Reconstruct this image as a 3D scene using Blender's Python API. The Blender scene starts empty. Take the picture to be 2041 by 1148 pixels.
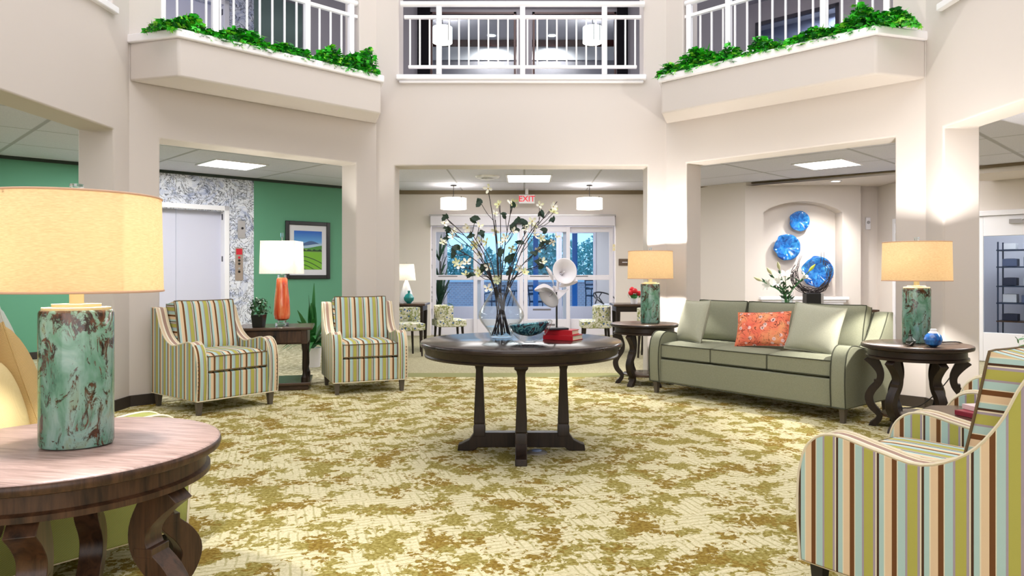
import bpy, bmesh, math, random
from mathutils import Vector, Matrix, noise
random.seed(7)
PI = math.pi
S = bpy.context.scene
COL = S.collection
H = 1.22            # eye height; camera at the origin looking along +Y
F = 1430.0          # focal length in pixels of the 2041 px wide frame

# ------------------------------------------------------------------ camera
cam = bpy.data.cameras.new('camera'); cam_o = bpy.data.objects.new('camera', cam); COL.objects.link(cam_o)
cam.sensor_width = 36.0; cam.lens = 36.0*F/2041.0
cam.shift_x = -(1045-1020.5)/2041.0
cam.shift_y = -(574-545)/2041.0
cam.clip_end = 200
cam_o.location = (0, 0, H); cam_o.rotation_euler = (PI/2, 0, 0)
S.camera = cam_o
S.view_settings.view_transform = 'Standard'
S.view_settings.look = 'None'
S.view_settings.gamma = 1.0
S.view_settings.use_curve_mapping = False
S.view_settings.exposure = 0.0
S.cycles.use_denoising = True
S.cycles.max_bounces = 7
S.cycles.diffuse_bounces = 4
S.cycles.transparent_max_bounces = 24
S.cycles.sample_clamp_indirect = 4.0
S.cycles.caustics_reflective = False
S.cycles.caustics_refractive = False

# ------------------------------------------------------------------ world: blue evening sky outside the glass doors
W = bpy.data.worlds.new('sky'); S.world = W; W.use_nodes = True
wn = W.node_tree.nodes; wl = W.node_tree.links
bg = wn['Background']
tc = wn.new('ShaderNodeTexCoord'); sp = wn.new('ShaderNodeSeparateXYZ'); cr = wn.new('ShaderNodeValToRGB')
wl.new(tc.outputs['Generated'], sp.inputs[0]); wl.new(sp.outputs['Z'], cr.inputs[0]); wl.new(cr.outputs[0], bg.inputs[0])
cr.color_ramp.elements[0].position = 0.0; cr.color_ramp.elements[0].color = (.97, .99, 1.0, 1)
cr.color_ramp.elements[1].position = 0.5; cr.color_ramp.elements[1].color = (.66, .86, 1.0, 1)
bg.inputs[1].default_value = 2.4

def area(name, loc, size, power, color=(1, 1, 1), rot=(0, 0, 0), sy=None, spread=PI):
    l = bpy.data.lights.new(name, 'AREA'); l.energy = power; l.color = color
    l.shape = 'RECTANGLE'; l.size = size; l.size_y = sy or size; l.spread = spread
    o = bpy.data.objects.new(name, l); COL.objects.link(o); o.location = loc; o.rotation_euler = rot
    return o
# added area fills: atrium, vestibule, upper floor; hall ones boost the ceiling panels
area('atrium_overhead_fill', (0, 3.6, 7.85), 6.4, 455, (.98, .975, 1.0), sy=7.6)  # broad fill added just below the closed atrium ceiling
area('atrium_rear_fill', (0, -3.2, 3.0), 6.0, 175, (.99, .98, 1.0), rot=(PI/2, 0, 0), sy=5.0)  # fill added behind the camera; the rear wall has no opening
area('hall_light_left', (-5.2, 9.6, 2.80), 2.2, 85, (.97, .98, 1), rot=(0, 0, PI/4), sy=1.2)
area('hall_light_left_front', (-5.8, 5.5, 2.80), 1.2, 75, (.97, .98, 1), sy=3.0)
area('hall_light_right', (4.5, 10.4, 2.80), 2.4, 95, (1, .985, 1), rot=(0, 0, -PI/4), sy=1.2)
area('hall_light_right_front', (5.6, 6.2, 2.55), 1.2, 90, (1, .985, .99), sy=3.0)
area('hall_light_center', (0, 11.4, 2.80), 2.6, 80, (1, .985, .98), sy=3.0)
area('vestibule_fill', (0, 16.0, 2.6), 3.0, 170, (1, .99, .98), sy=1.6)
area('upper_room_fill_right', (5.35, 12.6, 5.9), .8, 110, (.9, .95, 1))  # added to brighten the room behind the upper right pane
area('upper_light_left', (-4.6, 9.6, 5.85), 2.0, 35, (1, .98, .97), sy=1.5)
area('upper_light_right', (4.6, 9.6, 5.85), 2.0, 30, (1, .98, .97), sy=1.5)
area('upper_light_center', (0, 9.9, 5.85), 2.0, 40, (1, .98, .97), sy=1.0)

# ------------------------------------------------------------------ materials
def srgb(c):
    def f(v):
        v = v/255.0
        return v/12.92 if v <= .04045 else ((v+.055)/1.055)**2.4
    return (f(c[0]), f(c[1]), f(c[2]), 1)
MATS = {}
def mat(name, c, rough=.6, metal=0, spec=.5, emit=0, ecol=None, coat=0):
    m = bpy.data.materials.new(name); m.use_nodes = True
    b = m.node_tree.nodes['Principled BSDF']
    b.inputs['Base Color'].default_value = srgb(c); b.inputs['Roughness'].default_value = rough
    b.inputs['Metallic'].default_value = metal; b.inputs['Specular IOR Level'].default_value = spec
    b.inputs['Coat Weight'].default_value = coat
    if emit:
        b.inputs['Emission Color'].default_value = srgb(ecol or c); b.inputs['Emission Strength'].default_value = emit
    MATS[name] = m
    return m
class G:
    """small node graph helper"""
    def __init__(s, m): s.m = m; s.n = m.node_tree.nodes; s.l = m.node_tree.links; s.b = s.n['Principled BSDF']
    def new(s, t, **k):
        n = s.n.new(t)
        for a, v in k.items(): setattr(n, a, v)
        return n
    def put(s, sock, v):
        if hasattr(v, 'is_output') or isinstance(v, bpy.types.NodeSocket): s.l.new(v, sock)
        else: sock.default_value = v
    def coord(s, kind='Object', scale=(1, 1, 1), rot=(0, 0, 0), loc=(0, 0, 0)):
        t = s.new('ShaderNodeTexCoord'); mp = s.new('ShaderNodeMapping')
        s.l.new(t.outputs[kind], mp.inputs[0]); mp.inputs['Scale'].default_value = scale; mp.inputs['Rotation'].default_value = rot
        mp.inputs['Location'].default_value = loc
        return mp.outputs[0]
    def noise(s, v, scale, detail=3, rough=.5, dist=0, out='Fac'):
        n = s.new('ShaderNodeTexNoise'); s.l.new(v, n.inputs['Vector']); n.inputs['Scale'].default_value = scale
        n.inputs['Detail'].default_value = detail; n.inputs['Roughness'].default_value = rough; n.inputs['Distortion'].default_value = dist
        return n.outputs[out]
    def voro(s, v, scale, feature='F1', out='Distance', rnd=1):
        n = s.new('ShaderNodeTexVoronoi', feature=feature); s.l.new(v, n.inputs['Vector']); n.inputs['Scale'].default_value = scale
        n.inputs['Randomness'].default_value = rnd
        return n.outputs[out]
    def ramp(s, f, stops, interp='LINEAR'):
        stops = sorted(stops, key=lambda q: q[0])
        r = s.new('ShaderNodeValToRGB'); s.l.new(f, r.inputs[0]); e = r.color_ramp.elements; r.color_ramp.interpolation = interp
        while len(e) < len(stops): e.new(.5)
        for x, (p, c) in zip(e, stops):
            x.position = p; x.color = srgb(c) if len(c) == 3 else c
        return r.outputs[0]
    def bw(s, f, a, b):
        return s.ramp(f, [(a, (0, 0, 0, 1)), (b, (1, 1, 1, 1))])
    def mix(s, f, a, b, mode='MIX'):
        n = s.new('ShaderNodeMix', data_type='RGBA', blend_type=mode)
        s.put(n.inputs[0], f); s.put(n.inputs[6], a); s.put(n.inputs[7], b)
        return n.outputs[2]
    def math(s, op, a, b=0.0):
        n = s.new('ShaderNodeMath', operation=op); s.put(n.inputs[0], a); s.put(n.inputs[1], b)
        return n.outputs[0]
    def sep(s, v):
        n = s.new('ShaderNodeSeparateXYZ'); s.l.new(v, n.inputs[0]); return n.outputs
    def base(s, v): s.l.new(v, s.b.inputs['Base Color'])
    def bump(s, h, strength=.2, dist=.01):
        n = s.new('ShaderNodeBump'); s.l.new(h, n.inputs['Height']); n.inputs['Strength'].default_value = strength
        n.inputs['Distance'].default_value = dist; s.l.new(n.outputs[0], s.b.inputs['Normal'])

WALL = mat('painted_wall', (208, 200, 195), .75, spec=.3)
g = G(WALL); v = g.coord(); g.bump(g.noise(v, 60, 3), .04, .004)
WALL2 = mat('painted_wall_beige', (224, 215, 208), .75, spec=.3)
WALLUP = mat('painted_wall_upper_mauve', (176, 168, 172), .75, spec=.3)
GREEN = mat('painted_wall_green', (100, 160, 130), .6, spec=.3)
WHITE = mat('white_gloss_paint', (244, 242, 246), .35)
TRIMBROWN = mat('crown_strip_brown', (120, 104, 80), .6)
BASEB = mat('dark_rubber_baseboard', (52, 44, 38), .6)
LAMPLED = mat('light_panel', (255, 255, 255), emit=9)
CEILN = {}
def ceil_mat(name, rot, sx=.61, sy=.61, c=(214, 214, 228)):
    m = mat(name, c, .85, spec=.2); g = G(m)
    v = g.coord(rot=(0, 0, rot)); x, y, z = g.sep(v)[:3]
    fx = g.math('ABSOLUTE', g.math('SUBTRACT', g.math('FRACT', g.math('DIVIDE', x, sx)), .5))
    fy = g.math('ABSOLUTE', g.math('SUBTRACT', g.math('FRACT', g.math('DIVIDE', y, sy)), .5))
    line = g.bw(g.math('MAXIMUM', fx, fy), .486, .490)
    base = g.mix(g.bw(g.noise(v, 90, 3), .42, .6), srgb(c), srgb((222, 222, 234)))
    g.base(g.mix(line, base, srgb((176, 176, 184))))
    g.bump(g.math('SUBTRACT', 1.0, line), .5, .01)
    return m
CEIL45 = ceil_mat('ceiling_tiles_diagonal', PI/4, 1.22, 1.83)
CEILR45 = ceil_mat('ceiling_tiles_diagonal_right', -PI/4, 1.22, 1.83)
CEIL0 = ceil_mat('ceiling_tiles_square', 0, 1.22, 1.83)
PLAINCEIL = mat('plaster_ceiling', (214, 208, 202), .8)
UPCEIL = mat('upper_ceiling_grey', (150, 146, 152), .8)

# patterned carpet
CARPET = mat('leaf_patterned_carpet', (206, 198, 158), .95, spec=.1)
g = G(CARPET); v = g.coord()
d = g.noise(v, 9, 3, .6, out='Color')
vv = g.mix(.06, v, d, 'ADD')
clump = g.noise(vv, 6.0, 2, .5)
leaf = g.voro(vv, 26, 'F1')
rag = g.math('ADD', g.math('MULTIPLY', g.noise(vv, 30, 3, .65, .8), .8), g.math('MULTIPLY', leaf, -.25))
lm = g.math('ADD', clump, g.math('MULTIPLY', rag, .8))
mask = g.bw(lm, .735, .75)
mask2 = g.bw(g.math('ADD', g.noise(vv, 4.1, 2, .5), g.math('MULTIPLY', rag, .8)), .815, .83)
s_ = g.sep(g.mix(.03, v, d, 'ADD'))
u1 = g.math('ADD', s_[0], g.math('MULTIPLY', s_[1], .35)); u2 = g.math('SUBTRACT', s_[1], g.math('MULTIPLY', s_[0], .35))
gx = g.bw(g.math('ABSOLUTE', g.math('SUBTRACT', g.math('FRACT', g.math('MULTIPLY', u1, 22)), .5)), .36, .42)
gy = g.bw(g.math('ABSOLUTE', g.math('SUBTRACT', g.math('FRACT', g.math('MULTIPLY', u2, 25)), .5)), .36, .42)
grid = g.mix(g.bw(g.noise(v, 5, 2), .45, .55), gx, gy)
base = g.mix(g.bw(g.noise(v, 70, 3, .8), .35, .65), srgb((228, 220, 186)), srgb((200, 190, 148)))
base = g.mix(g.math('MULTIPLY', grid, .65), base, srgb((168, 158, 104)))
base = g.mix(mask, base, g.mix(g.bw(g.noise(v, 60, 3), .4, .6), srgb((132, 118, 54)), srgb((166, 154, 90))))
base = g.mix(mask2, base, g.mix(g.bw(g.noise(v, 60, 3), .4, .6), srgb((124, 98, 38)), srgb((152, 130, 62))))
g.base(base); g.bump(g.noise(v, 260, 2), .5, .006)
HALLCARPET = mat('plain_hall_carpet', (166, 158, 128), .95, spec=.1)
g = G(HALLCARPET); v = g.coord()
g.base(g.ramp(g.noise(v, 55, 4, .8), [(.3, (138, 130, 100)), (.7, (192, 184, 154))])); g.bump(g.noise(v, 260, 2), .4, .005)
STRIP = mat('green_carpet_border', (140, 140, 96), .95, spec=.1)

def stripes(name, axis, off=0.0):
    m = mat(name, (200, 190, 150), .85, spec=.15); g = G(m)
    t = g.sep(g.coord())[axis]
    f = g.math('FRACT', g.math('ADD', g.math('DIVIDE', t, .15), 10.5+off))
    br, cr_, bl, pu, gr, db, pe = (112, 74, 44), (232, 222, 196), (176, 205, 202), (166, 154, 166), (178, 175, 90), (78, 56, 42), (226, 200, 166)
    st = [(0, br), (.11, cr_), (.13, bl), (.30, pu), (.345, gr), (.565, pu), (.62, cr_), (.65, db), (.705, bl), (.82, cr_), (.845, pe)]
    g.base(g.ramp(f, st, 'CONSTANT')); g.bump(g.noise(g.coord(), 500, 2), .2, .002)
    return m
ST_X = stripes('striped_fabric', 0); ST_Y = stripes('striped_fabric_side', 1); ST_Z = stripes('striped_fabric_boxing', 2)
ARMBAND = mat('cream_mauve_arm_band', (222, 208, 182), .85, spec=.15)
g = G(ARMBAND); t_ = g.math('DIVIDE', g.math('SUBTRACT', g.math('ABSOLUTE', g.sep(g.coord())[0]), .29), .1)
g.base(g.ramp(t_, [(0, (226, 212, 184)), (.30, (166, 138, 124)), (.58, (232, 224, 204)), (.70, (214, 192, 164))], 'CONSTANT'))
WELT = mat('cream_welt', (222, 212, 186), .8)
SAGE = mat('sage_fabric', (136, 138, 118), .9, spec=.15)
g = G(SAGE); v = g.coord(); g.base(g.ramp(g.noise(v, 220, 3, .7), [(.3, (128, 130, 110)), (.7, (150, 152, 132))])); g.bump(g.noise(v, 420, 2), .3, .002)
SAGEL = mat('pale_sage_fabric', (184, 184, 162), .9, spec=.15)
g = G(SAGEL); v = g.coord(); g.base(g.ramp(g.noise(v, 220, 3, .7), [(.3, (162, 163, 145)), (.7, (186, 186, 168))])); g.bump(g.noise(v, 420, 2), .3, .002)
DARKWELT = mat('dark_welt', (60, 62, 48), .8)
def woven(name, c1, c2, sc=150):
    m = mat(name, c1, .9, spec=.15); g = G(m); s_ = g.sep(g.coord())
    a = g.math('SINE', g.math('MULTIPLY', g.math('ADD', s_[0], s_[1]), sc*4)); b = g.math('SINE', g.math('MULTIPLY', s_[2], sc*4))
    w = g.math('ADD', g.math('MULTIPLY', g.math('MULTIPLY', a, b), .5), .5)
    g.base(g.mix(w, srgb(c1), srgb(c2))); g.bump(w, .4, .003)
    return m
WOVEN = woven('woven_olive_fabric', (120, 126, 62), (176, 180, 110), 240)
WHEAT = woven('woven_wheat_fabric', (160, 130, 80), (206, 180, 128), 280)
WHEATL = woven('woven_straw_fabric', (190, 168, 116), (222, 204, 156), 280)
BLUEGREY = mat('grey_blue_fabric', (176, 184, 176), .9)
PINK = mat('pink_fabric', (226, 150, 132), .9)
def wood(name, c1, c2, rough=.3, sc=1.0, axis=0):
    m = mat(name, c1, rough, coat=.0, spec=.4); g = G(m)
    sca = [14*sc, 14*sc, 14*sc]; sca[axis] = 1.2*sc
    v = g.coord(scale=tuple(sca)); n = g.noise(v, 2.2, 5, .65, .6)
    g.base(g.ramp(n, [(.28, c1), (.62, c2), (.8, c1)])); g.bump(n, .08, .003)
    return m
WOOD = wood('dark_stained_wood', (16, 11, 9), (46, 31, 23), .36)
WOODV = wood('dark_stained_wood_upright', (13, 9, 8), (44, 30, 22), .42, axis=2)
WOODTOP = wood('walnut_table_top', (104, 82, 76), (166, 142, 136), .34, 2.2)
WOODMID = wood('brown_table_top', (52, 38, 30), (88, 68, 56), .22)
PEDTOP = wood('espresso_table_top', (34, 27, 26), (58, 48, 46), .16)
WOODFRT = wood('worn_brown_wood', (28, 18, 12), (84, 58, 40), .35, axis=2)
LEGGREY = mat('taupe_wood_leg', (92, 84, 76), .4)
BLACK = mat('black_satin', (16, 15, 16), .35)
BROWNWELT = mat('brown_welt', (104, 86, 58), .8)
BLACKM = mat('black_metal', (22, 22, 26), .4, .6)
STEEL = mat('brushed_steel', (190, 188, 190), .35, .8)
DOORGREY = mat('elevator_door_paint', (206, 206, 222), .4)
DARKGLASS = mat('dark_display', (25, 25, 30), .2)
def glass(name, tint=(255, 255, 255), ior=1.45, amount=1.0, rough=0.0):
    m = bpy.data.materials.new(name); m.use_nodes = True; n = m.node_tree.nodes; l = m.node_tree.links
    n.remove(n['Principled BSDF']); out = n['Material Output']
    t = n.new('ShaderNodeBsdfTransparent'); t.inputs[0].default_value = srgb(tint)
    gl = n.new('ShaderNodeBsdfGlossy'); gl.inputs['Roughness'].default_value = rough
    lw = n.new('ShaderNodeLayerWeight'); lw.inputs[0].default_value = .5
    fr = n.new('ShaderNodeMath'); fr.operation = 'POWER'; l.new(lw.outputs['Facing'], fr.inputs[0]); fr.inputs[1].default_value = 3.5
    mu = n.new('ShaderNodeMath'); mu.operation = 'MULTIPLY_ADD'; mu.inputs[1].default_value = .75*amount; mu.inputs[2].default_value = ((ior-1)/(ior+1))**2*amount*.3
    mx = n.new('ShaderNodeMixShader'); l.new(fr.outputs[0], mu.inputs[0]); l.new(mu.outputs[0], mx.inputs[0])
    l.new(t.outputs[0], mx.inputs[1]); l.new(gl.outputs[0], mx.inputs[2]); l.new(mx.outputs[0], out.inputs[0])
    return m
PANE = glass('door_glass', (238, 244, 248), 1.4)
BLUEPANE = glass('blue_tinted_glass', (206, 228, 244), 1.4)  # the blue of the light outdoors is put into this tint
DUSKPANE = glass('grey_tinted_glass', (178, 182, 192), 1.5)
VASEGL = glass('vase_glass', (248, 251, 252), 1.5, 1.3)
VASEWATER = glass('vase_water', (246, 250, 250), 1.2, .6)
CRYSTAL = mat('crystal', (235, 245, 245), .03); CRYSTAL.node_tree.nodes['Principled BSDF'].inputs['Transmission Weight'].default_value = .95
TEALGL = mat('teal_glass', (24, 90, 112), .05, coat=.6)
g = G(TEALGL); v = g.coord(); g.base(g.ramp(g.noise(v, 16, 3, .6, 1.5), [(.3, (6, 22, 40)), (.45, (16, 84, 108)), (.53, (130, 200, 210)), (.6, (14, 50, 70)), (.72, (120, 44, 34))]))
BLUEGL = mat('blue_art_glass', (24, 104, 186), .08, coat=.7)
g = G(BLUEGL); v = g.coord(); g.base(g.ramp(g.noise(v, 9, 3, .6, 1.2), [(.3, (10, 50, 120)), (.5, (22, 108, 190)), (.7, (70, 160, 220))]))
MARBLE = mat('blue_veined_marble', (205, 212, 230), .2)
g = G(MARBLE); v = g.coord()
vn = g.noise(v, 2.2, 5, .7, 2.2); vn2 = g.noise(v, 3.4, 5, .7, 3.0)
c = g.ramp(vn, [(.28, (120, 134, 180)), (.42, (206, 212, 232)), (.55, (240, 242, 250)), (.72, (214, 220, 238))])
ve = g.math('ABSOLUTE', g.math('SUBTRACT', vn2, .5))
c = g.mix(g.bw(ve, .006, .03), srgb((36, 42, 62)), c)
g.base(c)
CERAMIC = mat('teal_rust_ceramic', (110, 160, 145), .18, coat=.5)
g = G(CERAMIC); v = g.coord(scale=(1, 1, .45))
bs = g.ramp(g.noise(v, 11, 4, .6, .8), [(.3, (56, 104, 84)), (.45, (98, 148, 128)), (.58, (136, 172, 164)), (.75, (128, 138, 92))])
zz = g.sep(g.coord())[2]
near = g.math('MULTIPLY', g.bw(zz, .28, .44), .13)
r1 = g.bw(g.math('ADD', g.noise(v, 20, 6, .75, 1.4), near), .55, .60)
r2 = g.bw(g.noise(v, 36, 4, .7, 2.0), .62, .66)
c = g.mix(r1, bs, g.ramp(g.noise(v, 60, 3), [(.4, (40, 28, 20)), (.7, (98, 60, 38))]))
c = g.mix(r2, c, srgb((62, 52, 38)))
g.base(c)
CREAM = mat('cream_enamel', (236, 222, 178), .35)
ORANGEC = mat('orange_glazed_ceramic', (226, 96, 52), .12, coat=.6)
g = G(ORANGEC); v = g.coord(scale=(1, 1, .12)); g.base(g.ramp(g.noise(v, 30, 3), [(.35, (206, 66, 34)), (.55, (234, 112, 66)), (.7, (244, 168, 120))]))
def shade_mat(name, c, tr=.55, glow=0.0):
    m = bpy.data.materials.new(name); m.use_nodes = True; n = m.node_tree.nodes; l = m.node_tree.links
    n.remove(n['Principled BSDF']); out = n['Material Output']
    t = n.new('ShaderNodeBsdfTranslucent'); d = n.new('ShaderNodeBsdfDiffuse'); mx = n.new('ShaderNodeMixShader')
    tcn = n.new('ShaderNodeTexCoord'); mp = n.new('ShaderNodeMapping'); mp.inputs['Scale'].default_value = (60, 60, 420)
    nz = n.new('ShaderNodeTexNoise'); nz.inputs['Scale'].default_value = 1.0; nz.inputs['Detail'].default_value = 3
    rp = n.new('ShaderNodeValToRGB'); a = srgb(c); rp.color_ramp.elements[0].position = .3; rp.color_ramp.elements[1].position = .7
    rp.color_ramp.elements[0].color = (a[0]*.82, a[1]*.78, a[2]*.72, 1); rp.color_ramp.elements[1].color = a
    l.new(tcn.outputs['Object'], mp.inputs[0]); l.new(mp.outputs[0], nz.inputs['Vector']); l.new(nz.outputs['Fac'], rp.inputs[0])
    l.new(rp.outputs[0], t.inputs[0]); l.new(rp.outputs[0], d.inputs[0]); mx.inputs[0].default_value = tr
    l.new(d.outputs[0], mx.inputs[1]); l.new(t.outputs[0], mx.inputs[2]); l.new(mx.outputs[0], out.inputs[0])
    return m
SHADE = shade_mat('linen_lamp_shade', (254, 240, 216), .88)
SHADEW = shade_mat('white_lamp_shade', (253, 250, 244), .06)
GLOWDRUM = mat('lit_drum_shade', (255, 250, 240), emit=2.2)
BULB = mat('lit_bulb', (255, 240, 205), emit=6)

# ------------------------------------------------------------------ geometry helpers
def box(bm, x0, x1, y0, y1, z0, z1, M=None, mi=0):
    vs = [bm.verts.new((x, y, z)) for z in (z0, z1) for y in (y0, y1) for x in (x0, x1)]
    if M is not None:
        for q in vs: q.co = M @ q.co
    for f in ((0, 2, 3, 1), (4, 5, 7, 6), (0, 1, 5, 4), (2, 6, 7, 3), (0, 4, 6, 2), (1, 3, 7, 5)):
        bm.faces.new([vs[i] for i in f]).material_index = mi
    return vs
def ring_faces(bm, rings, closed=True, caps=True, mi=0):
    n = len(rings[0])
    for a, b in zip(rings[:-1], rings[1:]):
        for i in range(n if closed else n-1):
            j = (i+1) % n
            bm.faces.new((a[i], a[j], b[j], b[i])).material_index = mi
    if caps:
        bm.faces.new(list(reversed(rings[0]))).material_index = mi; bm.faces.new(rings[-1]).material_index = mi
def lathe(bm, prof, n=32, c=(0, 0, 0), sx=1, sy=1, caps=True, mi=0, M=None):
    rings = []
    for r, z in prof:
        R = []
        for i in range(n):
            a = 2*PI*i/n; p = Vector((c[0]+r*sx*math.cos(a), c[1]+r*sy*math.sin(a), c[2]+z))
            R.append(bm.verts.new(M @ p if M is not None else p))
        rings.append(R)
    ring_faces(bm, rings, True, caps, mi)
def tube(bm, pts, r, n=6, closed=False, caps=True, mi=0):
    pts = [Vector(p) for p in pts]; N = len(pts); rings = []; up = None
    for i, p in enumerate(pts):
        a = pts[(i-1) % N] if (closed or i > 0) else p; b = pts[(i+1) % N] if (closed or i < N-1) else p
        t = (b-a)
        t = t.normalized() if t.length > 1e-9 else Vector((0, 0, 1))
        if up is None:
            up = Vector((0, 0, 1)) if abs(t.z) < .9 else Vector((1, 0, 0))
        u = (up - t*up.dot(t))
        u = u.normalized() if u.length > 1e-6 else t.orthogonal().normalized()
        up = u; w = t.cross(u); rr = r[i] if isinstance(r, (list, tuple)) else r
        rings.append([bm.verts.new(p + u*rr*math.cos(2*PI*k/n) + w*rr*math.sin(2*PI*k/n)) for k in range(n)])
    if closed:
        rings.append(rings[0]); ring_faces(bm, rings, True, False, mi)
    else: ring_faces(bm, rings, True, caps, mi)
def prism(bm, poly, z0, z1, mi=0):
    a = [bm.verts.new((p[0], p[1], z0)) for p in poly]; b = [bm.verts.new((p[0], p[1], z1)) for p in poly]
    ring_faces(bm, [a, b], True, True, mi)
def extrude_yz(bm, poly, x0, x1, mi=0):
    a = [bm.verts.new((x0, p[0], p[1])) for p in poly]; b = [bm.verts.new((x1, p[0], p[1])) for p in poly]
    ring_faces(bm, [a, b], True, True, mi)
def obj(name, bm, m, parent=None, smooth=True, bevel=0, seg=2, ang=35, loc=None, rot=None, weld=False):
    bmesh.ops.recalc_face_normals(bm, faces=bm.faces[:])
    me = bpy.data.meshes.new(name); bm.to_mesh(me); bm.free()
    for mm in (m if isinstance(m, (list, tuple)) else [m]): me.materials.append(mm)
    o = bpy.data.objects.new(name, me); COL.objects.link(o)
    if parent: o.parent = parent
    if loc: o.location = loc
    if rot: o.rotation_euler = rot
    if smooth:
        me.shade_smooth(); me.set_sharp_from_angle(angle=math.radians(ang))
    if bevel:
        b = o.modifiers.new('bevel', 'BEVEL'); b.width = bevel; b.segments = seg; b.limit_method = 'ANGLE'; b.angle_limit = math.radians(40)
        b.harden_normals = False
    return o
def B(): return bmesh.new()
def thing(name, label, cat, loc=(0, 0, 0), rz=0, group=None, kind=None):
    o = bpy.data.objects.new(name, None); COL.objects.link(o); o.location = loc; o.rotation_euler = (0, 0, rz)
    o.empty_display_size = .1
    if kind: o['kind'] = kind
    if label: o['label'] = label
    if cat: o['category'] = cat
    if group: o['group'] = group
    return o
def tag(o, label, cat, group=None, kind=None):
    o['label'] = label; o['category'] = cat
    if group: o['group'] = group
    if kind: o['kind'] = kind
    return o
def struct(o): o['kind'] = 'structure'; return o
def dup(o, parent=None, loc=None, rz=None, label=None):
    c = o.copy(); COL.objects.link(c)
    if parent is not None: c.parent = parent
    if loc is not None: c.location = loc
    if rz is not None: c.rotation_euler = (0, 0, rz)
    if label: c['label'] = label
    for ch in [x for x in COL.objects if x.parent == o]: dup(ch, c)
    return c
def P(px, py, Y):
    return Vector(((px-1045)/F*Y, Y, H-(py-545)/F*Y))
def grid_wall(bm, A, Bp, zs, T, holes, mi=0, side=1):
    """wall from A to Bp (2D), thickness T to the left-hand side*side, with rectangular holes (s0,s1,z0,z1)"""
    A = Vector((A[0], A[1])); Bp = Vector((Bp[0], Bp[1])); L = (Bp-A).length; d = (Bp-A)/L; nrm = Vector((-d.y, d.x))*side
    ss = sorted(set([0, L]+[min(max(v, 0), L) for h in holes for v in h[:2]])); zz = sorted(set(list(zs)+[v for h in holes for v in h[2:] if zs[0] < v < zs[1]]))
    def solid(i, j):
        if i < 0 or j < 0 or i >= len(ss)-1 or j >= len(zz)-1: return False
        sm = (ss[i]+ss[i+1])/2; zm = (zz[j]+zz[j+1])/2
        return not any(h[0] < sm < h[1] and h[2] < zm < h[3] for h in holes)
    cache = {}
    def V(i, j, k):
        if (i, j, k) not in cache:
            p = A+d*ss[i]+nrm*(T*k); cache[(i, j, k)] = bm.verts.new((p.x, p.y, zz[j]))
        return cache[(i, j, k)]
    for i in range(len(ss)-1):
        for j in range(len(zz)-1):
            if not solid(i, j): continue
            for k in (0, 1): bm.faces.new((V(i, j, k), V(i+1, j, k), V(i+1, j+1, k), V(i, j+1, k)))
            if not solid(i-1, j): bm.faces.new((V(i, j, 0), V(i, j+1, 0), V(i, j+1, 1), V(i, j, 1)))
            if not solid(i+1, j): bm.faces.new((V(i+1, j, 0), V(i+1, j+1, 0), V(i+1, j+1, 1), V(i+1, j, 1)))
            if not solid(i, j-1): bm.faces.new((V(i, j, 0), V(i+1, j, 0), V(i+1, j, 1), V(i, j, 1)))
            if not solid(i, j+1): bm.faces.new((V(i, j+1, 0), V(i+1, j+1, 0), V(i+1, j+1, 1), V(i, j+1, 1)))
def wall(name, A, Bp, z0, z1, T, holes, m, side=1, bevel=0):
    bm = B(); grid_wall(bm, A, Bp, (z0, z1), T, holes, side=side)
    bmesh.ops.recalc_face_normals(bm, faces=bm.faces[:])
    if bevel:      # only the edges of the openings are rounded
        a_ = Vector((A[0], A[1])); L = (Vector((Bp[0], Bp[1]))-a_).length; d = (Vector((Bp[0], Bp[1]))-a_)/L
        lay = bm.edges.layers.float.new('bevel_weight_edge')
        for e in bm.edges:
            mid = (e.verts[0].co+e.verts[1].co)/2; s = (Vector((mid.x, mid.y))-a_).dot(d)
            if .01 < s < L-.01 and z0+.01 < mid.z < z1-.01 and len(e.link_faces) == 2 and e.calc_face_angle(0) > .5: e[lay] = 1
    o = struct(obj(name, bm, m, smooth=bool(bevel), bevel=bevel, seg=3))
    if bevel: o.modifiers['bevel'].limit_method = 'WEIGHT'
    return o
def poly_obj(name, poly, z0, z1, m, bevel=0):
    bm = B(); prism(bm, poly, z0, z1); return struct(obj(name, bm, m, smooth=False, bevel=bevel))
def text_mesh(name, body, size, m, parent, loc, rot=(PI/2, 0, 0), depth=.002):
    cu = bpy.data.curves.new(name, 'FONT'); cu.body = body; cu.size = size; cu.extrude = depth; cu.offset = size*.012; cu.align_x = 'CENTER'; cu.align_y = 'CENTER'
    t = bpy.data.objects.new(name, cu); COL.objects.link(t)
    dg = bpy.context.evaluated_depsgraph_get(); me = bpy.data.meshes.new_from_object(t.evaluated_get(dg)); bpy.data.objects.remove(t)
    me.materials.clear(); me.materials.append(m)
    o = bpy.data.objects.new(name, me); COL.objects.link(o); o.location = loc; o.rotation_euler = rot
    if parent: o.parent = parent
    return o

# ================================================================== THE PLACE
CL = (-1.743, 8.45); CR = (1.672, 8.45); DL = (-3.62, 6.573); DR = (3.632, 6.49)
T = .32; ZH = 2.49; ZU = 3.40; ZTOP = 7.9; ZC = 2.86; ZF2 = 3.45
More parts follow.
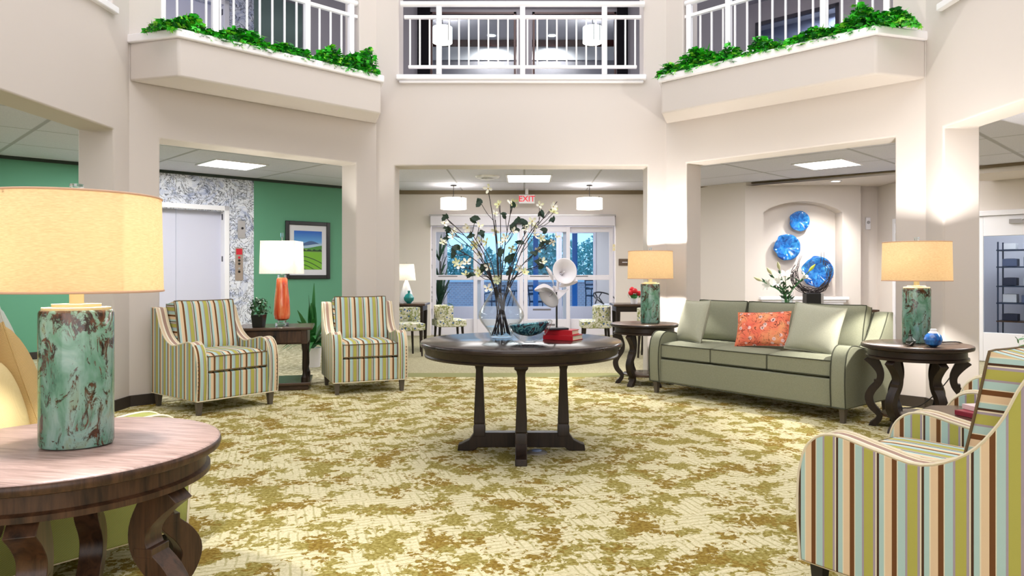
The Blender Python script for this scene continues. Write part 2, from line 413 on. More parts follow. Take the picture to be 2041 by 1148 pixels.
# floors
struct(obj('floor', (lambda bm: (prism(bm, [(-11, -3.5), (11, -3.5), (11, 14.6), (-11, 14.6)], -.06, -.012), bm)[1])(B()), HALLCARPET, smooth=False))
poly_obj('floor_atrium', [(-3.62, -3.4), (3.632, -3.4), DR, CR, CL, DL], -.011, 0, CARPET)
poly_obj('floor_border', [(-1.9, 8.45), (1.85, 8.45), (1.9, 8.80), (-1.95, 8.80)], -.011, .0, STRIP)
poly_obj('floor_elevator_hall', [(-3.65, 2.0), (-3.65, 6.57), (-1.95, 8.47), (-2.2, 8.85), (-3.8, 13.1), (-9, 8.3), (-9, 2.0)], -.011, -.001, mat('pale_patterned_hall_carpet', (176, 170, 140), .95))
g = G(MATS['pale_patterned_hall_carpet']); v = g.coord(); g.base(g.ramp(g.noise(v, 16, 4, .7, .6), [(.4, (206, 198, 168)), (.55, (150, 142, 108))]))
# atrium walls
C = math.sqrt(.5)
def diag(t0, t1, z0, z1): return (t0/C, t1/C, z0, z1)
wall('wall_center', CL, CR, 0, ZTOP, T, [(.218, 3.193, -1, ZH), (.266, 3.149, 3.50, 6.3)], WALL, 1, .015)
wall('wall_left_diagonal', DL, CL, 0, ZTOP, T, [(2.654-1.69/C, 2.654-.192/C, -1, ZH), (2.654-1.68/C, 2.654-.16/C, 3.36, 6.3)], WALL, 1, .015)
LD = 1.96/C
wall('wall_right_diagonal', CR, DR, 0, ZTOP, T, [diag(.193, 1.777, -1, ZH), diag(.16, 1.76, 3.36, 6.3)], WALL, 1, .015)
wall('wall_left', (-3.62, -3.4), DL, 0, ZTOP, T, [(5.6, 9.73, -1, ZH), (5.0, 9.70, 3.54, 6.3)], WALL, 1, .015)
wall('wall_right', DR, (3.632, -3.4), 0, ZTOP, T, [(.27, 4.6, -1, ZH), (.27, 5.0, 3.54, 6.3)], WALL, 1, .015)
wall('wall_rear', (3.632, -3.4), (-3.62, -3.4), 0, ZTOP, T, [], WALL, 1)
t8 = T*math.tan(PI/8)
for nm, c, n1, n2, mt in (('wall_pier_left', CL, (0, 1), (-C, C), 1), ('wall_pier_right', CR, (0, 1), (C, C), 1), ('wall_corner_left', DL, (-C, C), (-1, 0), 1), ('wall_corner_right', DR, (C, C), (1, 0), 1)):
    m_ = Vector((n1[0]+n2[0], n1[1]+n2[1])).normalized()*(T/math.cos(PI/8))
    poly_obj(nm, [c, (c[0]+n1[0]*T, c[1]+n1[1]*T), (c[0]+m_.x, c[1]+m_.y), (c[0]+n2[0]*T, c[1]+n2[1]*T)], 0, ZTOP, WALL)
poly_obj('ceiling_atrium', [(-4.1, -3.9), (4.1, -3.9), (4.1, 6.9), (2.2, 9.0), (-2.2, 9.0), (-4.1, 6.9)], ZTOP, ZTOP+.2, PLAINCEIL)
# hall walls behind the atrium
def gl(x): return (x, 16.67+.925*x)
def elev_wall(z0, z1, up):
    s = 'upper' if up else 'lower'
    o = [wall('wall_green_%s' % s, gl(-2.67), gl(-4.66), z0, z1, .25, [(.6, 1.15, z0-1, z0+2.3)] if up else [], GREEN if not up else mat('painted_wall_grey_green', (120, 140, 134), .7), -1)]
    wall('wall_marble_%s' % s, gl(-4.66), gl(-6.45), z0, z1, .25, [(.48, 1.95, z0-1, z0+2.27)], MARBLE, -1)
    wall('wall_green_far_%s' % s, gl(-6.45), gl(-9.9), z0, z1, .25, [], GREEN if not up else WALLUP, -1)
elev_wall(-.01, ZC, False); elev_wall(ZF2, 6.1, True)
GD = Vector((1, .925)).normalized(); GN = Vector((GD.y, -GD.x))      # along the wall (to the right) and its normal towards the atrium
def gpt(x, off, z=0):
    p = Vector(gl(x)) + GN*off; return Vector((p.x, p.y, z))
ga = math.atan2(GD.y, GD.x)
wall('wall_door', (-2.75, 14.2), (2.62, 14.2), -.01, ZC, .2, [(1.02-.13, 4.56, -1, 2.36)], WALL2, 1)
wall('wall_right_corner', (2.6, 14.2), (3.97, 12.9), -.01, ZC, .2, [], WALL2, 1)
def arch_wall():
    bm = B(); y0 = 12.9; x0, x1 = 3.97, 6.05; a0, a1 = 4.30, 5.72; zs, zt, zb = 2.32, 2.52, .80; dep = .30
    n = 16; top = []
    for i in range(n+1):
        u = i/n; x = a0+(a1-a0)*u; top.append((x, zs+(zt-zs)*math.sin(PI*u)**.75))
    f = lambda x, z, y=y0: bm.verts.new((x, y, z))
    def quad(a, b, c, d, y=y0): bm.faces.new([bm.verts.new((p[0], y, p[1])) for p in (a, b, c, d)])
    quad((x0, -.01), (a0, -.01), (a0, ZC), (x0, ZC)); quad((a1, -.01), (x1, -.01), (x1, ZC), (a1, ZC)); quad((a0, -.01), (a1, -.01), (a1, zb), (a0, zb))
    for i in range(n): quad(top[i], top[i+1], (top[i+1][0], ZC), (top[i][0], ZC))
    rim = [(a0, zb), (a1, zb)] + list(reversed(top))
    for i in range(len(rim)):
        a, b = rim[i], rim[(i+1) % len(rim)]
        bm.faces.new((f(a[0], a[1]), f(b[0], b[1]), f(b[0], b[1], y0+dep), f(a[0], a[1], y0+dep)))
    bm.faces.new([f(p[0], p[1], y0+dep) for p in rim])
    for x in (x0, x1): bm.faces.new((f(x, -.01), f(x, ZC), f(x, ZC, y0+dep+.1), f(x, -.01, y0+dep+.1)))
    bmesh.ops.remove_doubles(bm, verts=bm.verts[:], dist=.0005)
    return struct(obj('wall_niche', bm, WALL2, smooth=False))
arch_wall()
bm = B(); box(bm, 4.22, 5.80, 12.80, 12.905, .745, .80); box(bm, 4.26, 5.76, 12.83, 12.905, .70, .745); box(bm, 4.30, 5.72, 12.85, 12.905, .64, .70)
struct(obj('trim_niche_ledge', bm, WHITE, bevel=.008))
wall('wall_right_recess', (6.05, 13.1), (6.6, 13.1), -.01, ZC, .2, [], WALL2, 1)
wall('wall_right_far', (6.45, 13.2), (6.45, 11.4), -.01, ZC, .2, [(.75, 1.7, -1, 2.1)], WALL2, 1)
wall('wall_side_door', (6.1, 10.3), (9.4, 7.0), -.01, 2.7, .2, [(.28, 1.05, -1, 2.02)], WALL2, 1)
wall('wall_far_left', (-9.5, 8.2), (-9.5, 1.0), -.01, ZC, .2, [], GREEN, -1)
wall('wall_far_right', (9.4, 7.2), (9.4, 1.0), -.01, ZC, .2, [], WALL2, 1)
wall('wall_hall_end_left', (-9.5, 1.5), (-3.9, 1.5), -.01, ZC, .2, [], WALL2, -1)
wall('wall_hall_end_right', (3.9, 1.5), (9.5, 1.5), -.01, ZC, .2, [], WALL2, -1)
# ceilings of the halls (and floors of the upper walkway)
o8 = T*1.08
CLo = (CL[0]-.13, CL[1]+T); CRo = (CR[0]+.13, CR[1]+T); DLo = (DL[0]-T, DL[1]+.13); DRo = (DR[0]+T, DR[1]+.13)
poly_obj('ceiling_center', [CLo, CRo, (3.2, 14.4), (-3.0, 14.4)], ZC, ZF2, CEIL0)
poly_obj('ceiling_left', [CLo, (-3.0, 14.4), (-9.7, 8.3), (-9.7, 1.3), (DL[0]-T, 1.3), DLo], ZC, ZF2, CEIL45)
poly_obj('ceiling_right', [CRo, DRo, (DR[0]+T, 1.3), (9.7, 1.3), (9.7, 11.0), (7.5, 14.4), (3.2, 14.4)], ZC, ZF2, CEILR45)
poly_obj('ceiling_right_bay', [(3.98, 1.6), (9.3, 1.6), (9.3, 5.75), (5.85, 9.2), (4.0, 6.75)], 2.6, ZC-.001, CEILR45)
poly_obj('ceiling_right_soffit', [(5.62, 9.43), (9.3, 5.75), (9.3, 6.95), (6.44, 9.93), (5.70, 9.93)], 2.5, ZC-.002, WALL2)
poly_obj('ceiling_niche_soffit', [(3.25, 13.6), (5.9, 11.43), (6.44, 11.0), (6.44, 13.09), (6.06, 13.09), (6.04, 12.89), (3.98, 12.89)], 2.80, ZC-.001, WALL2)
bm = B(); tube(bm, [(3.25, 13.58, 2.845), (5.9, 11.41, 2.845)], .016, 4); struct(obj('trim_soffit', bm, TRIMBROWN, smooth=False))
poly_obj('trim_bay', [(5.64, 9.40), (9.3, 5.74), (9.3, 5.71), (5.62, 9.39)], 2.56, 2.599, TRIMBROWN)
bm = B(); box(bm, -2.74, 2.6, 14.15, 14.199, ZC-.075, ZC-.001); struct(obj('trim_crown_center', bm, TRIMBROWN, smooth=False))
bm = B(); M_ = Matrix.Translation(gpt(-9.2, .0)) @ Matrix.Rotation(ga, 4, 'Z'); box(bm, 0, 8.7, -.04, -.001, ZC-.045, ZC-.001, M_); struct(obj('trim_crown_left', bm, mat('dark_crown', (40, 52, 44), .7), smooth=False))
# baseboards
def baseb(name, pts, h=.1, t=.015, m=BASEB):
    bm = B()
    for a, b in zip(pts[:-1], pts[1:]):
        a = Vector(a); b = Vector(b); L = (b-a).length; M_ = Matrix.Translation((a.x, a.y, 0)) @ Matrix.Rotation(math.atan2((b-a).y, (b-a).x), 4, 'Z')
        box(bm, 0, L, -t, -.001, 0, h, M_)
    return struct(obj(name, bm, m, smooth=False))
def dl(t): return (CL[0]-t, CL[1]-t)
def dr(t): return (CR[0]+t, CR[1]-t)
baseb('baseboard_left', [(-3.62, 6.33), DL, dl(1.69)]); baseb('baseboard_left_pier', [dl(.192), CL, (CL[0]+.21, CL[1])])
baseb('baseboard_right_pier', [(CR[0]-.21, CR[1]), CR, dr(.19)]); baseb('baseboard_right', [dr(1.78), DR, (3.632, 6.23)])
baseb('baseboard_elevator_hall', [gl(-9.4), gl(-6.65)]); baseb('baseboard_green_wall', [gl(-4.6), gl(-2.7)])
# planters of the upper walkway
def planter(name, A, Bq, sgn, t0, t1):
    # footprint: wall corners A (centre) and Bq (outer); front face inset .487 towards the room
    nx, ny = (sgn*C, -C); A = Vector(A); Bq = Vector(Bq); d = (Bq-A).normalized()
    n = Vector((nx, ny))*.487; e = .26
    a1 = A+d*e+n; b1 = Bq-d*e+n
    ep = Vector((nx, ny))*(-.0); bm = B(); prism(bm, [A+ep, a1, b1, Bq+ep], 2.98, 3.33)
    o = struct(obj('wall_%s_planter_box' % name, bm, WALL, smooth=True, bevel=.02, seg=3, ang=60))
    k = .035; a2 = A+d*(e-k*.6)+n*(1+k/.487); b2 = Bq-d*(e-k*.6)+n*(1+k/.487)
    bm = B(); prism(bm, [A-d*.03, a2, b2, Bq+d*.03], 3.325, 3.405)
    struct(obj('trim_%s_planter_cap' % name, bm, WHITE, smooth=True, bevel=.012))
    return a1, b1, d, Vector((nx, ny))
PLL = planter('left', CL, DL, 1, 0, 0); PLR = planter('right', CR, DR, -1, 0, 0)
# white sill under the centre balcony and on the side balconies
bm = B(); box(bm, -1.50, 1.43, 8.385, 8.80, 3.49, 3.55); box(bm, -1.47, 1.40, 8.41, 8.45, 3.455, 3.49); struct(obj('trim_center_sill', bm, WHITE, bevel=.01))
bm = B(); box(bm, -3.96, -3.57, 1.6, 6.33, 3.50, 3.565); struct(obj('trim_left_sill', bm, WHITE, bevel=.01))
bm = B(); box(bm, 3.585, 3.97, 1.6, 6.25, 3.50, 3.565); struct(obj('trim_right_sill', bm, WHITE, bevel=.01))

# ---------------------------------------------------------------- railings
def railing(label, loc, rz, L, n, posts, zbase, cap_ends=True):
    r = thing('balcony_railing', label, 'railing', loc, rz, 'white balcony railings')
    bm = B(); tube(bm, [(-.06, 0, .83), (L+.06, 0, .83)], .033, 12); obj('top_rail', bm, WHITE, r)
    bm = B(); box(bm, -.02, L+.02, -.022, .022, .655, .695); obj('middle_rail', bm, WHITE, r, bevel=.006)
    bm = B(); box(bm, .03, L-.03, -.02, .02, .075, .11); obj('bottom_rail', bm, WHITE, r, bevel=.006)
    bm = B(); box(bm, -.009, .009, -.009, .009, .11, .66); b0 = obj('baluster', bm, WHITE, r, loc=(.05, 0, 0), smooth=False)
    for i in range(1, n):
        c = b0.copy(); COL.objects.link(c); c.location.x = .05+(L-.1)*i/(n-1)
    p0 = None
    for x in posts:
        if p0 is None:
            bm = B(); box(bm, -.03, .03, -.03, .03, 0, .80); p0 = obj('post', bm, WHITE, r, loc=(x, 0, 0), bevel=.006)
        else:
            c = p0.copy(); COL.objects.link(c); c.location.x = x
    return r
railing('white straight balcony railing over the middle opening above the entrance', (-1.39, 8.42, 3.55), 0, 2.74, 24, (.39, 1.37, 2.33), 0)
a = Vector(dl(1.70)); off = Vector((C, -C))*-.06
railing('white balcony railing behind the left ivy planter', (a.x+off.x, a.y+off.y, 3.52), PI/4, 1.53/C, 16, (.05, .55, 1.55, 2.1), 0)
a = Vector(dr(.16)); off = Vector((-C, -C))*-.06
railing('white balcony railing behind the right ivy planter', (a.x+off.x, a.y+off.y, 3.52), -PI/4, 1.6/C, 16, (.05, .55, 1.6, 2.2), 0)

# ---------------------------------------------------------------- upper walkway
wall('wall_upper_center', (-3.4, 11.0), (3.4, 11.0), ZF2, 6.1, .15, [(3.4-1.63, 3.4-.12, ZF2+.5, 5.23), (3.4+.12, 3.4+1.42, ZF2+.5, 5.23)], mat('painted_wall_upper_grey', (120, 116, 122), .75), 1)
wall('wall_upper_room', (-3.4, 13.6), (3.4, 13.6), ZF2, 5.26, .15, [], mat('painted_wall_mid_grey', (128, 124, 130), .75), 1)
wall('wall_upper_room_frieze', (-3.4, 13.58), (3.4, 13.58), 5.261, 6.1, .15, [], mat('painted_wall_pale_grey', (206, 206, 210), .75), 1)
bm = B(); box(bm, -2.6, 2.6, 13.5, 13.575, 5.51, 5.615); struct(obj('trim_upper_beam', bm, mat('mahogany_trim', (50, 10, 10), .8, spec=.1), smooth=False))
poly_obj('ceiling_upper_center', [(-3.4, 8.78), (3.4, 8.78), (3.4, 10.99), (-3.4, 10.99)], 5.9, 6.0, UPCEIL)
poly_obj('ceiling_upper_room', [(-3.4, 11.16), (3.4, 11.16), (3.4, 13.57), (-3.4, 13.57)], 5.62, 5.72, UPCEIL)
w1 = struct(thing('window_1', None, None, (0, 0, 0), 0)); BLKTRIM = mat('black_window_trim', (8, 6, 12), .7, spec=.1)
for x0, x1 in ((-1.63, -1.44), (1.42, 1.58)):
    bm = B(); box(bm, x0, x1, 10.93, 11.0, ZF2, 5.37); obj('jamb', bm, BLKTRIM, w1, bevel=.006)
bm = B(); box(bm, -1.63, 1.58, 10.94, 11.0, 5.30, 5.37); obj('head_trim', bm, BLKTRIM, w1, bevel=.006)
for x0, x1 in ((-1.44, -.13), (.13, 1.41)):
    fr = B()
    for (a0, a1, b0, b1) in ((x0, x0+.03, ZF2+.5, 5.23), (x1-.03, x1, ZF2+.5, 5.23), (x0, x1, 5.20, 5.23)): box(fr, a0, a1, 11.0, 11.05, b0, b1)
    f_ = obj('sash', fr, mat('brown_sash', (74, 50, 48), .4), w1, smooth=False); bm = B(); box(bm, x0+.03, x1-.03, 11.02, 11.026, ZF2+.5, 5.2); obj('pane', bm, PANE, f_, smooth=False)
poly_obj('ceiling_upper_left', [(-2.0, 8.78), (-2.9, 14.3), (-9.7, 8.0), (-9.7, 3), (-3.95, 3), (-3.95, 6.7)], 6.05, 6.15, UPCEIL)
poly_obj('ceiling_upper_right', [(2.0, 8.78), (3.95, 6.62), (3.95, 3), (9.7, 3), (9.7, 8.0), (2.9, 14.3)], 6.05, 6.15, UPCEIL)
bm = B(); M_ = Matrix.Translation(gpt(-4.66, 0)) @ Matrix.Rotation(ga, 4, 'Z')
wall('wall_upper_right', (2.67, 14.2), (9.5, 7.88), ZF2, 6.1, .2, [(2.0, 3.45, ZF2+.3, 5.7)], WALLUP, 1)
w2 = struct(thing('window_2', None, None, (2.67, 14.2, 0), math.atan2(7.88-14.2, 9.5-2.67)))
bm = B()
for a0, a1, b0, b1 in ((2.0, 2.06, ZF2+.3, 5.7), (3.39, 3.45, ZF2+.3, 5.7), (2.0, 3.45, 4.55, 4.62), (2.0, 3.45, 5.64, 5.7)): box(bm, a0, a1, -.01, .05, b0, b1)
f_ = obj('window_frame', bm, mat('dark_grey_frame', (70, 66, 74), .5), w2, smooth=False)
bm = B(); box(bm, 2.06, 3.39, .02, .026, ZF2+.3, 5.64); obj('pane', bm, DUSKPANE, f_, smooth=False)
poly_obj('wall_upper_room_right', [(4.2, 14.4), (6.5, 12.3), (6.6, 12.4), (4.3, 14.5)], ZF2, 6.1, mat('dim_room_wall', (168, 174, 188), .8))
poly_obj('ceiling_upper_room_right', [(3.7, 13.5), (7.3, 10.15), (8.2, 11.2), (4.5, 14.8)], 5.96, 6.05, PLAINCEIL)
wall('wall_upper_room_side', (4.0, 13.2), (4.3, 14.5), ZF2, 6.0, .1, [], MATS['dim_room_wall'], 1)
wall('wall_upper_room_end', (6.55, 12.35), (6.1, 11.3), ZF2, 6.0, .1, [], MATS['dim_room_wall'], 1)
# outer door on the upper left walkway
d4 = struct(thing('door_4', None, None, gpt(-2.67, 0, ZF2), ga+PI)); bm = B(); box(bm, .6, 1.15, -.12, -.07, 0, 2.3); dd = obj('door_leaf', bm, mat('dark_door', (34, 28, 40), .4), d4, smooth=False)
bm = B(); tube(bm, [(.68, -.02, 1.0), (.68, -.06, 1.0), (.78, -.06, 1.0)], .01, 6); obj('door_handle', bm, STEEL, d4)

# ---------------------------------------------------------------- elevators
def elevator(zb, no):
    e = struct(thing('door_%d' % no, None, None, gpt(-6.45, 0, zb), ga))
    Lw = 1.79/GD.x; s0 = Lw-1.95; s1 = Lw-.48
    bm = B()
    for a0, a1, b0, b1 in ((s0-.06, s0+.02, 0, 2.35), (s1-.02, s1+.06, 0, 2.35), (s0-.06, s1+.06, 2.27, 2.35)): box(bm, a0, a1, -.02, .2, b0, b1)
    obj('door_frame', bm, WHITE, e, bevel=.006)
    for a0, a1 in ((s0+.02, (s0+s1)/2-.003), ((s0+s1)/2+.003, s1-.02)):
        bm = B(); box(bm, a0, a1, .16, .19, 0, 2.27); obj('door_leaf', bm, DOORGREY, e, smooth=False)
    for z, h in ((2.12, .10), (1.42, .09)):
        bm = B(); box(bm, s1-.024, s1-.02, .06, .11, z, z+h); obj('jamb_plate', bm, DARKGLASS, e, smooth=False)
    return e, s1
e1, s1_ = elevator(0, 1); elevator(ZF2, 2)
px_ = Vector((s1_, 0))
pl = thing('elevator_indicator_plate', 'small steel indicator plate above the elevator call buttons', 'panel', e1.location + Vector((GD.x, GD.y, 0))*(s1_+.2) + Vector((0, 0, 1.82)), ga)
bm = B(); box(bm, 0, .13, -.012, -.001, 0, .30); obj('plate', bm, STEEL, pl, bevel=.003)
bm = B(); lathe(bm, [(.02, 0), (.02, .006)], 16, M=Matrix.Translation((.08, -.012, .17)) @ Matrix.Rotation(PI/2, 4, 'X')); obj('indicator_lens', bm, DARKGLASS, pl)
pl = thing('elevator_call_panel', 'tall steel elevator call button panel with red sign at top', 'panel', e1.location + Vector((GD.x, GD.y, 0))*(s1_+.16) + Vector((0, 0, 1.10)), ga)
bm = B(); box(bm, 0, .13, -.012, -.001, 0, .56); obj('plate', bm, mat('bronze_plate', (176, 160, 148), .4, .5), pl, bevel=.003)
bm = B(); box(bm, .015, .115, -.016, -.012, .44, .54); obj('sign', bm, mat('red_sign', (206, 30, 50), .5), pl, smooth=False)
for z, m in ((.39, MATS['red_sign']), (.34, BLACK), (.285, BLACK), (.20, STEEL), (.15, BLACK)):
    bm = B(); lathe(bm, [(.021, 0), (.021, .006), (.015, .009)], 16, M=Matrix.Translation((.065, -.012, z)) @ Matrix.Rotation(PI/2, 4, 'X')); obj('button', bm, m, pl)
# framed landscape print
fx0, fx1 = -.334, -.271
pic = thing('framed_landscape_print', 'black framed print of green hills under blue sky on the green wall', 'picture', gpt(-4.25, 0, 1.12), ga)
PW = (4.25-3.62)/GD.x
bm = B()
for a0, a1, b0, b1 in ((0, .07, 0, 1.04), (PW-.07, PW, 0, 1.04), (.07, PW-.07, 0, .07), (.07, PW-.07, .97, 1.04)): box(bm, a0, a1, -.04, -.001, b0, b1)
obj('frame', bm, BLACK, pic, bevel=.008)
bm = B(); box(bm, .07, PW-.07, -.02, -.001, .07, .97); obj('mat_board', bm, mat('mat_board', (226, 226, 234), .8), pic, smooth=False)
def landscape():
    cols = [mat('print_sky', (50, 130, 216), .5), mat('print_haze', (170, 200, 226), .5), mat('print_mountain', (70, 100, 150), .5), mat('print_hill', (70, 140, 50), .5), mat('print_field', (120, 184, 40), .5), mat('print_dark', (24, 60, 30), .5), mat('print_far_field', (120, 170, 60), .5)]
    g = G(cols[0]); z = g.sep(g.coord())[2]; g.base(g.ramp(g.math('MULTIPLY', z, 1.0), [(.58, (190, 214, 232)), (.68, (90, 160, 226)), (.85, (30, 100, 200))]))
    bm = B(); x0, x1, z0, z1 = .16, PW-.16, .17, .87
    def strip(f0, f1, y, mi, n=14):
        for i in range(n):
            xa = x0+(x1-x0)*i/n; xb = x0+(x1-x0)*(i+1)/n
            bm.faces.new([bm.verts.new(q) for q in ((xa, y, f0(xa)), (xb, y, f0(xb)), (xb, y, f1(xb)), (xa, y, f1(xa)))]).material_index = mi
    k = lambda v: (lambda x: v)
    strip(k(z0), k(z1), -.0205, 0); strip(k(.5), lambda x: .66+.03*math.sin(x*14+1), -.0207, 2); strip(k(.5), lambda x: .62+.02*math.sin(x*9+2), -.0209, 1)
    strip(k(.4), lambda x: .585+.03*math.sin(x*7+2.4), -.0211, 3); strip(k(.3), lambda x: .54+.015*math.sin(x*8), -.0213, 6)
    strip(lambda x: .50, lambda x: .53+.015*math.sin(x*60), -.0215, 5); strip(k(z0), lambda x: .49+.02*math.sin(x*5+1), -.0217, 4)
    for j in range(4):
        strip(lambda x, j=j: max(z0, .42-.07*j-.5*(x-x0)*(x-x0)*(1+.3*j)), lambda x, j=j: max(z0+.001, .435-.07*j-.5*(x-x0)*(x-x0)*(1+.3*j)), -.0219, 5)
    return obj('print', bm, cols, pic, smooth=False)
landscape()

# ---------------------------------------------------------------- automatic entrance doors and vestibule
YD = 14.2
ed = struct(thing('door_3', None, None, (0, YD, 0), 0))
def dpx(p): return (p-1045)/F*YD
x0, x1 = dpx(861), dpx(1222)
bm = B(); box(bm, x0-.02, x1+.02, -.12, .14, 2.16, 2.37); obj('header_box', bm, mat('white_door_metal', (226, 222, 232), .4), ed, bevel=.008)
bm = B(); box(bm, x0-.04, x1+.04, -.13, -.12, 2.35, 2.38); obj('header_strip', bm, STEEL, ed, smooth=False)
WDM = MATS['white_door_metal']
def leaf(a, b, y, name):
    bm = B(); st = .075
    for q in ((a, a+st, 0, 2.14), (b-st, b, 0, 2.14), (a+st, b-st, 2.04, 2.14), (a+st, b-st, 1.09, 1.19), (a+st, b-st, 0, .32)): box(bm, q[0], q[1], y-.02, y+.02, q[2], q[3])
    l_ = obj(name, bm, WDM, ed, bevel=.004)
    bm = B(); box(bm, a+st, b-st, y-.003, y+.003, .32, 1.09); obj('pane', bm, PANE, l_, smooth=False)
    bm = B(); box(bm, a+st, b-st, y-.003, y+.003, 1.19, 2.04); obj('pane', bm, PANE, l_, smooth=False)
    bm = B(); box(bm, a+.12, a+.5, y-.024, y-.020, 1.155, 1.172); obj('notice_strip', bm, mat('grey_lettering_strip', (110, 106, 110), .6), l_, smooth=False)
    return l_
leaf(x0+.001, dpx(958), .05, 'fixed_panel'); leaf(dpx(944), dpx(1043), -.03, 'sliding_panel'); leaf(dpx(1044), dpx(1136), -.03, 'sliding_panel'); leaf(dpx(1122), x1, .05, 'fixed_panel')
for (a, b, z) in ((1062, 1098, .33+.16), (1072, 1106, .19)):
    bm = B(); box(bm, dpx(a), dpx(b), -.058, -.0505, z, z+.035); obj('notice_strip', bm, MATS['grey_lettering_strip'], ed, smooth=False)
bm = B(); box(bm, dpx(1028)-.03, dpx(1052), -.15, -.12, 2.18, 2.235); obj('motion_sensor', bm, BLACK, ed, bevel=.006)
# vestibule
poly_obj('floor_vestibule', [(-2.6, 14.4), (2.7, 14.4), (2.7, 17.6), (-2.6, 17.6)], -.06, 0, mat('vestibule_mat', (120, 116, 118), .9))
wall('wall_vestibule_left', (-2.5, 14.4), (-2.5, 17.5), 0, 2.75, .15, [], mat('grey_wall', (196, 192, 196), .8), 1)
wall('wall_vestibule_right', (2.6, 17.5), (2.6, 14.4), 0, 2.75, .15, [], MATS['grey_wall'], 1)
poly_obj('ceiling_vestibule', [(-2.6, 14.4), (2.7, 14.4), (2.7, 17.6), (-2.6, 17.6)], 2.75, 2.85, PLAINCEIL)
wall('wall_front', (-2.6, 17.5), (2.7, 17.5), 0, 2.75, .15, [(2.6-1.95, 2.6+1.75, -1, 2.3)], MATS['grey_wall'], 1)
od = struct(thing('door_5', None, None, (0, 17.5, 0), 0)); OUTM = mat('outer_door_metal', (190, 186, 198), .4); BLM = mat('blue_painted_post', (60, 120, 180), .5)
def oleaf(a, b):
    bm = B(); st = .07
    for q in ((a, a+st, 0, 2.3), (b-st, b, 0, 2.3), (a+st, b-st, 2.2, 2.3), (a+st, b-st, 1.08, 1.16), (a+st, b-st, 0, .42)): box(bm, q[0], q[1], -.02, .03, q[2], q[3])
    l_ = obj('outer_panel', bm, OUTM, od, bevel=.004)
    for q in ((.42, 1.08), (1.16, 2.2)):
        bm = B(); box(bm, a+st, b-st, 0, .006, q[0], q[1]); obj('pane', bm, BLUEPANE, l_, smooth=False)
for a, b in ((-1.95, -1.05), (-1.05, -.1), (-.1, .85), (.85, 1.75)): oleaf(a, b)
# outside: terrace, low wall, posts and trees
poly_obj('ground', [(-30, 17.65), (30, 17.65), (30, 60), (-30, 60)], -.2, -.02, mat('pale_paving', (206, 206, 214), .9))
wl_ = B(); box(wl_, -8, 8, 23.0, 23.3, -.02, .95); o = obj('garden_wall', wl_, mat('pale_brick', (206, 178, 178), .9), smooth=False); tag(o, 'low pale brick wall outside beyond the entrance doors', 'wall')
g = G(MATS['pale_brick']); br = g.new('ShaderNodeTexBrick'); g.l.new(g.coord(rot=(PI/2, 0, 0)), br.inputs[0]); br.inputs['Scale'].default_value = 4; br.inputs['Color1'].default_value = srgb((216, 180, 180)); br.inputs['Color2'].default_value = srgb((196, 170, 176)); br.inputs['Mortar'].default_value = srgb((232, 226, 228)); g.base(br.outputs[0])
bm = B(); box(bm, -8, 8, 22.94, 23.36, .9505, 1.0); o = obj('wall_coping', bm, WHITE, smooth=False); tag(o, 'white coping on the low brick wall outside', 'coping')
pp = None
for k, x in enumerate((-2.35, .32, 1.42)):
    if pp is None:
        bm = B(); box(bm, -.07, .07, -.07, .07, -.02, 3.2); pp = obj('porch_post', bm, BLM, loc=(x, 20.2, 0)); c = pp
    else: c = pp.copy(); COL.objects.link(c); c.location.x = x
    tag(c, ('blue porch post outside the left entrance panel', 'blue porch post outside seen just left of the white flower sculpture', 'blue porch post outside the right entrance panel')[k], 'post', 'porch posts')
poly_obj('ceiling_porch', [(-5, 17.7), (5, 17.7), (5, 20.4), (-5, 20.4)], 3.2, 3.35, PLAINCEIL)
def leafcloud(bm, c, rx, ry, rz, n, s, seed, mi=0):
    rnd = random.Random(seed)
    for _ in range(n):
        while True:
            p = Vector((rnd.uniform(-1, 1), rnd.uniform(-1, 1), rnd.uniform(-1, 1)))
            if p.length < 1: break
        p = Vector((c[0]+p.x*rx, c[1]+p.y*ry, c[2]+p.z*rz))
        q = Matrix.Rotation(rnd.uniform(0, 6.3), 3, Vector((rnd.uniform(-1, 1), rnd.uniform(-1, 1), rnd.uniform(-1, 1))).normalized())
        k = s*rnd.uniform(.6, 1.3)
        bm.faces.new([bm.verts.new(p+q @ Vector(w)*k) for w in ((-1, 0, 0), (0, -.5, .15), (1, 0, 0), (0, .5, .15))]).material_index = mi
TREE = mat('garden_tree_leaves', (130, 186, 180), .8); BARK = mat('bark', (90, 80, 78), .9)
for k, (x, y, h, r) in enumerate(((-5.2, 27, 3.0, 1.9), (-2.2, 29, 2.3, 1.5), (.8, 28, 2.7, 1.5), (3.2, 26, 2.6, 1.7), (6.5, 28, 3.4, 1.9))):
    t = thing('garden_tree', ('round garden tree at the far left outside the entrance', 'shorter garden tree outside left of the middle door panels', 'garden tree outside behind the vase of blossom branches', 'garden tree outside behind the white flower sculpture', 'tall garden tree at the far right outside the entrance')[k], 'tree', (x, y, -.02), 0, 'garden trees beyond the entrance')
    bm = B(); tube(bm, [(0, 0, 0), (.05, 0, h*.5), (0, .05, h*.9)], [.12, .1, .05], 8); obj('trunk', bm, BARK, t)
    bm = B(); leafcloud(bm, (0, 0, h*.62), r, r*.8, h*.42, 2600, .10, 40+k); obj('crown', bm, TREE, t, smooth=False)
